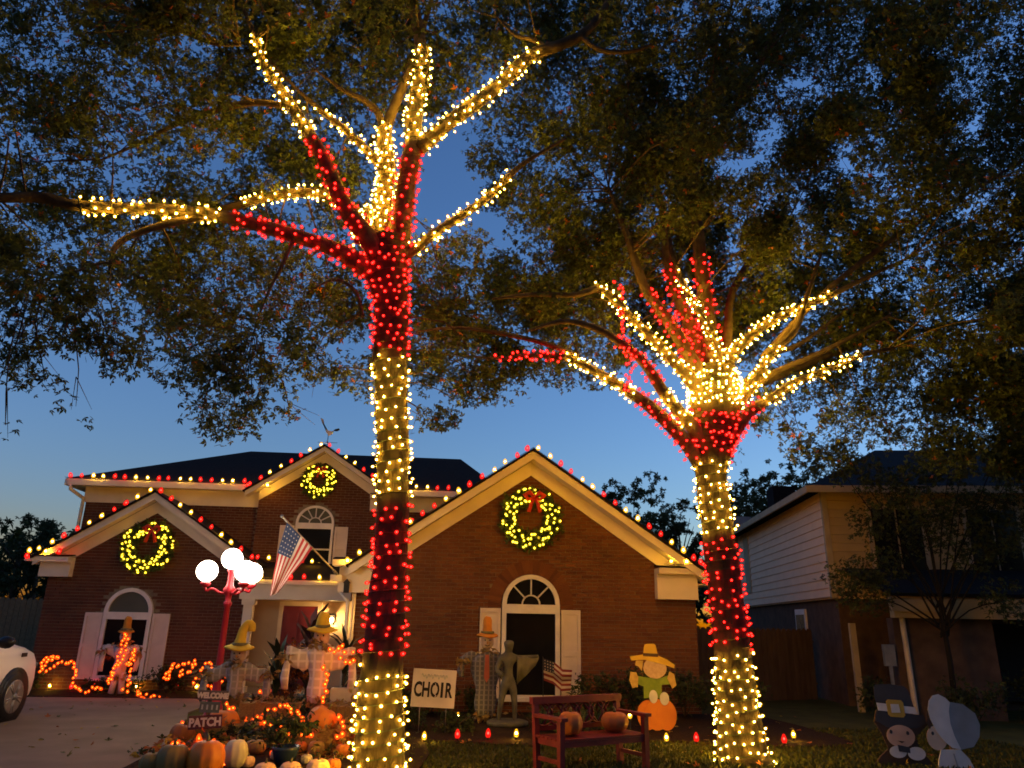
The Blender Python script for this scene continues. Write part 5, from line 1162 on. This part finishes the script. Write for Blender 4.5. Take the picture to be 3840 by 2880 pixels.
shrub('low shrub under orange lights behind the lamp post', (-4.75, 17.4, .045), .4, .6, 600)
shrub('dark clipped shrub beneath the sill of the left arched window', (-7.0, 17.95, .045), .6, .3, 500)
for k, (x, y, R, h, t) in enumerate([(-.9, 14.3, .5, .7, 'dark shrub against the brick wall behind the choir sign'), (-.1, 14.4, .5, .62, 'round dark shrub between the choir sign and the orange hatted scarecrow'), (.75, 14.5, .4, .5, 'small shrub under the shutter behind the dark plaid scarecrow'), (2.9, 14.3, .5, .75, 'bushy dark shrub at the brick wall behind the bench'),
                                  (3.6, 14.1, .55, .85, 'tall dark shrub behind the straw hat cutout'), (4.5, 14.2, .55, .8, 'dark shrub at the corner of the brick wing'), (5.3, 13.6, .6, .8, 'wide shrub behind the trunk of the spreading tree'), (.3, 12.3, .35, .26, 'low groundcover clump by the red stake lights'), (1.6, 12.4, .4, .3, 'low groundcover clump behind the bench back'), (2.6, 12.3, .4, .35, 'leafy clump beside the straw hat cutout'), (-.4, 12.6, .35, .35, 'leafy clump below the choir sign'), (4.5, 11.7, .4, .35, 'leafy clump beside the foot of the spreading tree')]):
    shrub(t, (x, y, .045), R, h, 620 if k < 7 else 320)
shrub('dark shrub before the porch of the siding house', (11.6, 14.2, 0), .9, 1.0, 900, (M_leaf2, M_leaf2)); shrub('black shrub beside the pilgrim girl cutout', (9.6, 13.6, 0), .8, .8, 800, (M_leaf2, M_leaf2)); shrub('dark shrub at the down pipe of the siding house', (8.6, 14.9, 0), .6, .7, 600, (M_leaf2, M_leaf2))
# crape myrtle in front of the neighbour
cm = far(3560, 2500, 14.0); o = empty('ornamental_tree', cm); tag(o, 'dark low spreading ornamental tree before the siding house', 'tree'); mb = MB(); pp = []
for k, (px, py, Yy) in enumerate([(3290, 1960, 13.8), (3420, 1800, 14.2), (3560, 1750, 14.0), (3700, 1880, 13.7), (3800, 1760, 13.9), (3300, 2130, 13.9), (3480, 2010, 13.8), (3660, 2080, 13.6), (3780, 2250, 13.5), (3330, 1850, 14.1), (3210, 1760, 14.3), (3120, 1720, 14.3), (3600, 1920, 13.4), (3760, 2020, 13.4), (3820, 1900, 13.2), (3450, 1900, 13.4), (3250, 2230, 14.1), (3190, 2160, 14.1), (3760, 1650, 14), (3640, 1620, 14.2)]):
    c = at(px, py, Yy); fork = Vector(cm)+Vector((random.uniform(-.1, .1), 0, random.uniform(1.5, 2.1))); mid = fork.lerp(c, .5)+Vector((random.uniform(-.1, .1), 0, .15))
    P, r = smooth_path([fork, mid, c], [.022, .014, .005], .2); mb.tube(P, r, 5)
    pp.append(clump_points(c, .55, 460))
mb.tube([Vector(cm), Vector(cm)+Vector((.03, 0, 1.1)), Vector(cm)+Vector((0, 0, 2.1))], [.06, .05, .035], 8); mb.build('trunk', mat('dark_bark', (.012, .010, .008), None, 8, .95), o); leaves('crown', np.concatenate(pp), .075, [M_leaf2, M_leaf], o, mi=[.85, .15])
# dark spiky plants by the porch
def spiky(label, P, n, L, m, up=1.0, wd=.085):
    o = empty('spiky_plant', P); tag(o, label, 'plant'); P = Vector(P)
    MB().tube([P, P+Vector((.02, 0, L*.5*up))], .02, 6).build('stem', M_limb, o)
    for k in range(n):
        a = random.uniform(0, 6.28); e = random.uniform(.6, 1.45); l = L*random.uniform(.55, 1); b = P+Vector((0, 0, L*.5*up*random.uniform(.3, 1)))
        d = Vector((cos(a)*cos(e), sin(a)*cos(e), sin(e))); s = Vector((-sin(a), cos(a), 0))*L*wd; dn = Vector((0, 0, -.18*l))
        mb = MB(); mb.add([b-s*.4, b+s*.4, b+d*l*.5+s, b+d*l*.5-s, b+d*l+dn], [(0, 1, 2, 3), (3, 2, 4)]); mb.build('leaf', m, o)
M_cord = mat('purple_leaf', (.075, .03, .035), (.04, .018, .022), 6, .5); M_corg = mat('dark_green_leaf', (.03, .04, .02), (.018, .026, .014), 6, .5)
spiky('tall purple leaved spiky plant in front of the red door', Vector((at(1155, 2500, 14.0).x, 14.0, .05)), 40, .75, M_cord, 3.8); spiky('dark spiky plant between the two yellow hatted scarecrows', Vector((at(1035, 2560, 13.4).x, 13.4, .05)), 28, .60, M_corg, 3.2)
spiky('dark spiky plant behind the yellow brimmed hat at the house corner', Vector((at(1290, 2500, 13.6).x, 13.6, .05)), 28, .60, M_corg, 4.0); spiky('low strappy plant at the foot of the red door plant', Vector((at(975, 2540, 13.3).x, 13.3, .05)), 16, .5, M_corg, .5)
# leafy pot and leaf litter among the pumpkins
pt_ = gnd(1066, 2870, .05); pot = empty('flower_pot', pt_); tag(pot, 'dark blue pot with a bushy green plant amid the peach pumpkins', 'pot')
MB().lathe([(.10, 0), (.15, .16), (.165, .2), (.15, .2), (.13, .17)], 18, M=Matrix.Translation(pt_)).build('pot', mat('blue_glaze', (.02, .035, .07), None, 3, .25), pot)
leaves('plant', np.concatenate([clump_points((pt_.x+random.uniform(-.2, .2), pt_.y+.1, pt_.z+.42+random.uniform(-.12, .12)), .2, 70) for _ in range(5)]), .10, [M_shrub, M_fall2], pot, LEAF1, mi=[.9, .1])
P = []
for _ in range(1300):
    c = random.choice([(1270, 2720, 10.6), (1240, 2822, 10.0), (690, 2800, 10.3), (930, 2800, 10.6), (1000, 2780, 10.8), (1300, 2760, 10.5), (640, 2790, 10.1), (730, 2780, 10.2), (860, 2770, 10.4)]); q = at(*c); P.append((q.x+random.gauss(0, .17), q.y+random.gauss(0, .2), max(.07, q.z-.1+random.gauss(0, .07))))
lt = leaves('autumn_leaves', P, .085, [M_fall, M_fall2, M_shrub], None, LEAF3, mi=[.5, .2, .3]); tag(lt, 'orange and yellow autumn leaves strewn among the pumpkins', 'leaves', kind='stuff')
P = []
for c in [(960, 2760, 10.9, 110), (1030, 2800, 10.5, 90), (1110, 2740, 10.8, 80), (880, 2790, 10.8, 50), (1130, 2620, 12.2, 90), (990, 2620, 12.4, 70), (1300, 2700, 11.2, 90), (1010, 2700, 11.6, 90), (1100, 2690, 11.4, 90)]:
    q = at(*c[:3]); P.append(clump_points((q.x, q.y, max(.15, q.z-.12)), (.24, .22, .11), int(c[3]*2.2)))
lt = leaves('pumpkin_vines', np.concatenate(P), .085, [M_shrub, M_corg], None, LEAF3, mi=[.6, .4]); tag(lt, 'green vine foliage packed between the pumpkins and straw bales', 'foliage', kind='stuff')

# ================================================================== stake lights in the beds
def stake_light(px, py, key, what, Y=None):
    p = gnd(px, py+14, .045) if Y is None else at(px, py, Y); b = Vector((p.x, p.y, .045)); z = max(.10, at(px, py, p.y).z)
    o = empty('stake_light', b); tag(o, what, 'stake light')
    MB().tube([b, Vector((b.x, b.y, z-.02))], .006, 5).lathe([(.016, z-.06), (.02, z-.03), (.012, z-.02)], 8, M=Matrix.Translation((b.x, b.y, 0))).build('stake', M_black, o)
    put('bulb', BM['v' if key == 'w' else 's'], o, Vector((b.x, b.y, z+.02)), (0, 0, 0), (1, 1, 1.15))
for px, py, k, t in [(183, 2575, 'w', 'white stake light in front of the shrub next to the car'), (264, 2577, 'r', 'red stake light by the corner of the left window'), (350, 2578, 'r', 'red stake light under the left shutter of the low gable'), (430, 2580, 'w', 'white stake light at the feet of the small scarecrow'), (508, 2577, 'w', 'white stake light just right of the small scarecrow'),
                     (586, 2575, 'r', 'red stake light below the right shutter of the low gable'), (661, 2577, 'r', 'red stake light before the shrub right of the low gable window'), (735, 2578, 'w', 'white stake light at the denim scarecrow sleeve'), (1590, 2768, 'w', 'white stake light in the mulch below the choir sign'), (1715, 2760, 'r', 'red stake light in front of the dark plaid scarecrow'),
                     (1830, 2757, 'r', 'red stake light in front of the green statue'), (1936, 2757, 'w', 'white stake light between the statue and the bench'), (2500, 2772, 'w', 'white stake light under the orange pumpkin cutout'), (2612, 2772, 'r', 'red stake light between the pumpkin cutout and the spreading tree'), (2942, 2778, 'r', 'red stake light right of the spreading tree foot')]:
    stake_light(px, py, k, t)
stake_light(1717, 2690, 'w', 'taller white stake light between the choir sign and the plaid scarecrow', 13.0); stake_light(2362, 2685, 'w', 'taller white stake light behind the bench beside the pumpkin cutout', 11.4)
stake_light(2976, 2762, 'w', 'white stake light in the clump right of the spreading tree foot', 11.6)

# ================================================================== orange mini lights
def orange(label, runs, step=.060, Y=None):
    """runs of photo points with depth"""
    P0 = at(*runs[0][0]); o = empty('string_lights', P0); tag(o, label, 'string lights')
    for run in runs:
        W_ = [at(*q) for q in run]; P, _ = smooth_path(W_, [.01]*len(W_), .02); cord_mesh(o, P, .003, 3); L = 0; bp = []
        for i in range(1, len(P)):
            L += (P[i]-P[i-1]).length
            if L > step*random.uniform(.75, 1.3): L = 0; bp.append(P[i]+Vector((random.uniform(-.025, .025), -.02, random.uniform(-.025, .025))))
        bulbs(o, bp, 'O', None, .9)
def z2(x, y, Y): return (x/2.212, 2130+y/2.212, Y)
def z3(x, y, Y): return (700+x/2.212, 2130+y/2.212, Y)
orange('orange mini lights looped over the shrub beside the car', [[z2(340, 885, 17.3), z2(350, 830, 17.3), z2(360, 765, 17.4), z2(420, 735, 17.5), z2(490, 745, 17.5), z2(430, 750, 17.3), z2(385, 785, 17.2), z2(360, 850, 17.2), z2(410, 845, 17.2), z2(500, 785, 17.3), z2(570, 790, 17.4), z2(610, 770, 17.4), z2(620, 820, 17.3), z2(635, 880, 17.2), z2(610, 920, 17.1), z2(630, 965, 17.1), z2(655, 1010, 17.0), z2(700, 1025, 17.0), z2(780, 990, 17.0), z2(850, 995, 17.0), z2(820, 1015, 17.0)]])
orange('orange mini lights wound up the small scarecrow', [[z2(890, 970, 17.1), z2(920, 900, 17.1), z2(960, 850, 17.1), z2(980, 760, 17.1), z2(1000, 680, 17.1), z2(1030, 600, 17.1), z2(1050, 540, 17.1), z2(1055, 620, 17.05), z2(1040, 700, 17.05), z2(1020, 760, 17.05), z2(960, 820, 17.05), z2(910, 950, 17.05)], [z2(1130, 650, 17.1), z2(1100, 720, 17.1), z2(1110, 780, 17.1), z2(1040, 800, 17.05), z2(1090, 830, 17.1), z2(1070, 900, 17.1), z2(1075, 960, 17.1), z2(1030, 1000, 17.0), z2(1060, 1025, 17.0)], [z2(1130, 660, 17.1), z2(1080, 790, 17.05)]])
orange('orange mini lights in a heap on the bed edge', [[z2(1130, 1080, 16.95), z2(1160, 1040, 17), z2(1140, 1010, 17.05), z2(1160, 1060, 17), z2(1200, 1080, 16.95), z2(1220, 1100, 16.95), z2(1250, 1075, 16.95), z2(1290, 1055, 17), z2(1330, 1065, 17)], [z2(1190, 1085, 16.95), z2(1225, 1050, 17)]])
orange('orange mini lights spread over the shrub right of the low gable window', [[z2(1340, 880, 17.2), z2(1370, 905, 17.2), z2(1420, 920, 17.2), z2(1400, 870, 17.2), z2(1430, 830, 17.3), z2(1430, 790, 17.3), z2(1470, 820, 17.3), z2(1520, 800, 17.3), z2(1560, 790, 17.3), z2(1600, 800, 17.3), z2(1625, 770, 17.3), z2(1600, 830, 17.3), z2(1570, 870, 17.2), z2(1510, 880, 17.2), z2(1490, 880, 17.2), z2(1520, 830, 17.2)], [z2(1350, 885, 17.2), z2(1420, 850, 17.2), z2(1440, 800, 17.2)]])
orange('orange mini lights over the shrub behind the denim scarecrow', [[z2(1600, 890, 16.8), z2(1640, 915, 16.8), z2(1700, 800, 16.9), z2(1760, 805, 16.9), z2(1690, 920, 16.8), z2(1740, 910, 16.7), z2(1760, 870, 16.7), z2(1720, 960, 16.6), z2(1780, 1000, 16.6), z2(1830, 970, 16.6), z2(1850, 930, 16.6), z2(1900, 880, 16.6), z2(1900, 830, 16.7), z2(1915, 780, 16.7)], [z2(1640, 940, 16.7), z2(1595, 945, 16.7)]])
orange('orange mini lights wound down the plaid scarecrow', [[z3(1175, 640, 11.4), z3(1195, 690, 11.4), z3(1280, 650, 11.4), z3(1300, 690, 11.4), z3(1280, 740, 11.4), z3(1300, 770, 11.4), z3(1360, 790, 11.4), z3(1380, 700, 11.4)], [z3(1140, 770, 11.4), z3(1150, 830, 11.4), z3(1150, 890, 11.4), z3(1180, 910, 11.4), z3(1150, 1000, 11.4), z3(1140, 1050, 11.4), z3(1140, 1100, 11.4), z3(1130, 1150, 11.4)]])
orange('orange mini lights draped across the straw bales', [[z3(450, 1235, 11.6), z3(490, 1250, 11.6), z3(540, 1260, 11.6), z3(590, 1240, 11.6), z3(640, 1210, 11.7), z3(700, 1180, 11.8), z3(760, 1150, 11.8), z3(810, 1130, 11.8), z3(870, 1160, 11.6), z3(880, 1200, 11.5), z3(940, 1215, 11.4), z3(950, 1300, 11.2)], [z3(590, 985, 12.1), z3(620, 1020, 12.1), z3(650, 1035, 12.1), z3(710, 1005, 12.1)], [z3(320, 1110, 11.5), z3(390, 1170, 11.3)]], .07)
orange('orange mini lights at the base of the tilted pumpkin', [[z3(930, 1420, 10.2), z3(970, 1390, 10.2), z3(990, 1370, 10.2), z3(1030, 1395, 10.1)], [z3(770, 1480, 10.2), z3(700, 1555, 10.0)], [z3(560, 1330, 10.9), z3(640, 1300, 10.9), z3(720, 1290, 10.8), z3(800, 1330, 10.6), z3(860, 1390, 10.4)], [z3(1230, 1190, 10.6), z3(1290, 1260, 10.5), z3(1310, 1340, 10.4), z3(1250, 1420, 10.2)]], .06)
orange('orange red mini lights heaped on the pumpkins by the patch sign', [[z2(1420, 1430, 10.1), z2(1470, 1445, 10.1), z2(1500, 1475, 10.1), z2(1540, 1495, 10.1), z2(1460, 1490, 10.0)], [z2(1490, 1295, 10.9), z2(1530, 1298, 10.9), z2(1580, 1290, 10.9)], [z2(1630, 1360, 10.2), z2(1640, 1400, 10.2), z2(1680, 1395, 10.2), z2(1640, 1440, 10.1), z2(1660, 1455, 10.1), z2(1620, 1500, 9.7), z2(1590, 1520, 9.7)], [z2(1700, 1440, 9.8), z2(1780, 1455, 9.7), z2(1825, 1485, 9.6), z2(1850, 1550, 9.5), z2(1850, 1640, 9.4)]], .055)

# fallen leaves on the drive, the lawn and the beds
P = []
for _ in range(420):
    x, y = random.uniform(-10, 7), random.uniform(7.5, 16.8); P.append((x, y, .045 if x < -3.2 or y > 11.2 else .03))
lt = leaves('fallen_leaves', P, .07, [M_fall, M_fall2, M_leaf], None, LEAF3, droop=0, mi=[.3, .2, .5], flat=6); tag(lt, 'dry fallen leaves scattered over the drive and the lawn', 'leaves', kind='stuff')

shrub('reddish leafy coleus mass in front of the red door', Vector((at(1100, 2450, 13.7).x, 13.7, .05)), .34, 1.45, 620, (M_cord, M_fall), .09)
for px, py, r_, m, t in [(905, 2772, 24, M_pumpshade, 'little orange gourd behind the tall pale cream pumpkin'), (1128, 2800, 24, M_pumpshade, 'little orange gourd beside the grey green squash'), (1286, 2812, 28, M_pump, 'bright little orange pumpkin against the lit oak trunk'), (722, 2796, 26, M_pumpshade, 'little orange gourd below the patch sign post'), (1250, 2868, 30, M_pumpshade, 'little orange pumpkin touching the peach pumpkin at the lit oak'),
                      (930, 2856, 26, M_pumppeach, 'little peach gourd leaning on the tall pale cream pumpkin'), (1035, 2830, 22, M_pumppale, 'little cream gourd beside the dark blue pot'), (1150, 2846, 22, M_pumppale, 'little cream gourd behind the last peach pumpkin')]:
    pm(t, px, py, r_, .85, m)
bx_ = gnd(1290, 2700, .05); cr = empty('planter_box', Vector((at(1290, 2600, 12.3).x, 12.3, .43))); tag(cr, 'pale wooden box on the straw bale beside the plaid scarecrow', 'box'); c = WL[cr]
for (a0, a1, b0_, b1_) in ((-.19, .19, -.11, -.09), (-.19, .19, .09, .11), (-.19, -.17, -.09, .09), (.17, .19, -.09, .09)): MB().mm(c.x+a0, c.x+a1, c.y+b0_, c.y+b1_, c.z, c.z+.2).build('side', M_cream, cr)
MB().mm(c.x-.17, c.x+.17, c.y-.09, c.y+.09, c.z+.12, c.z+.14).build('soil', M_mulch, cr)
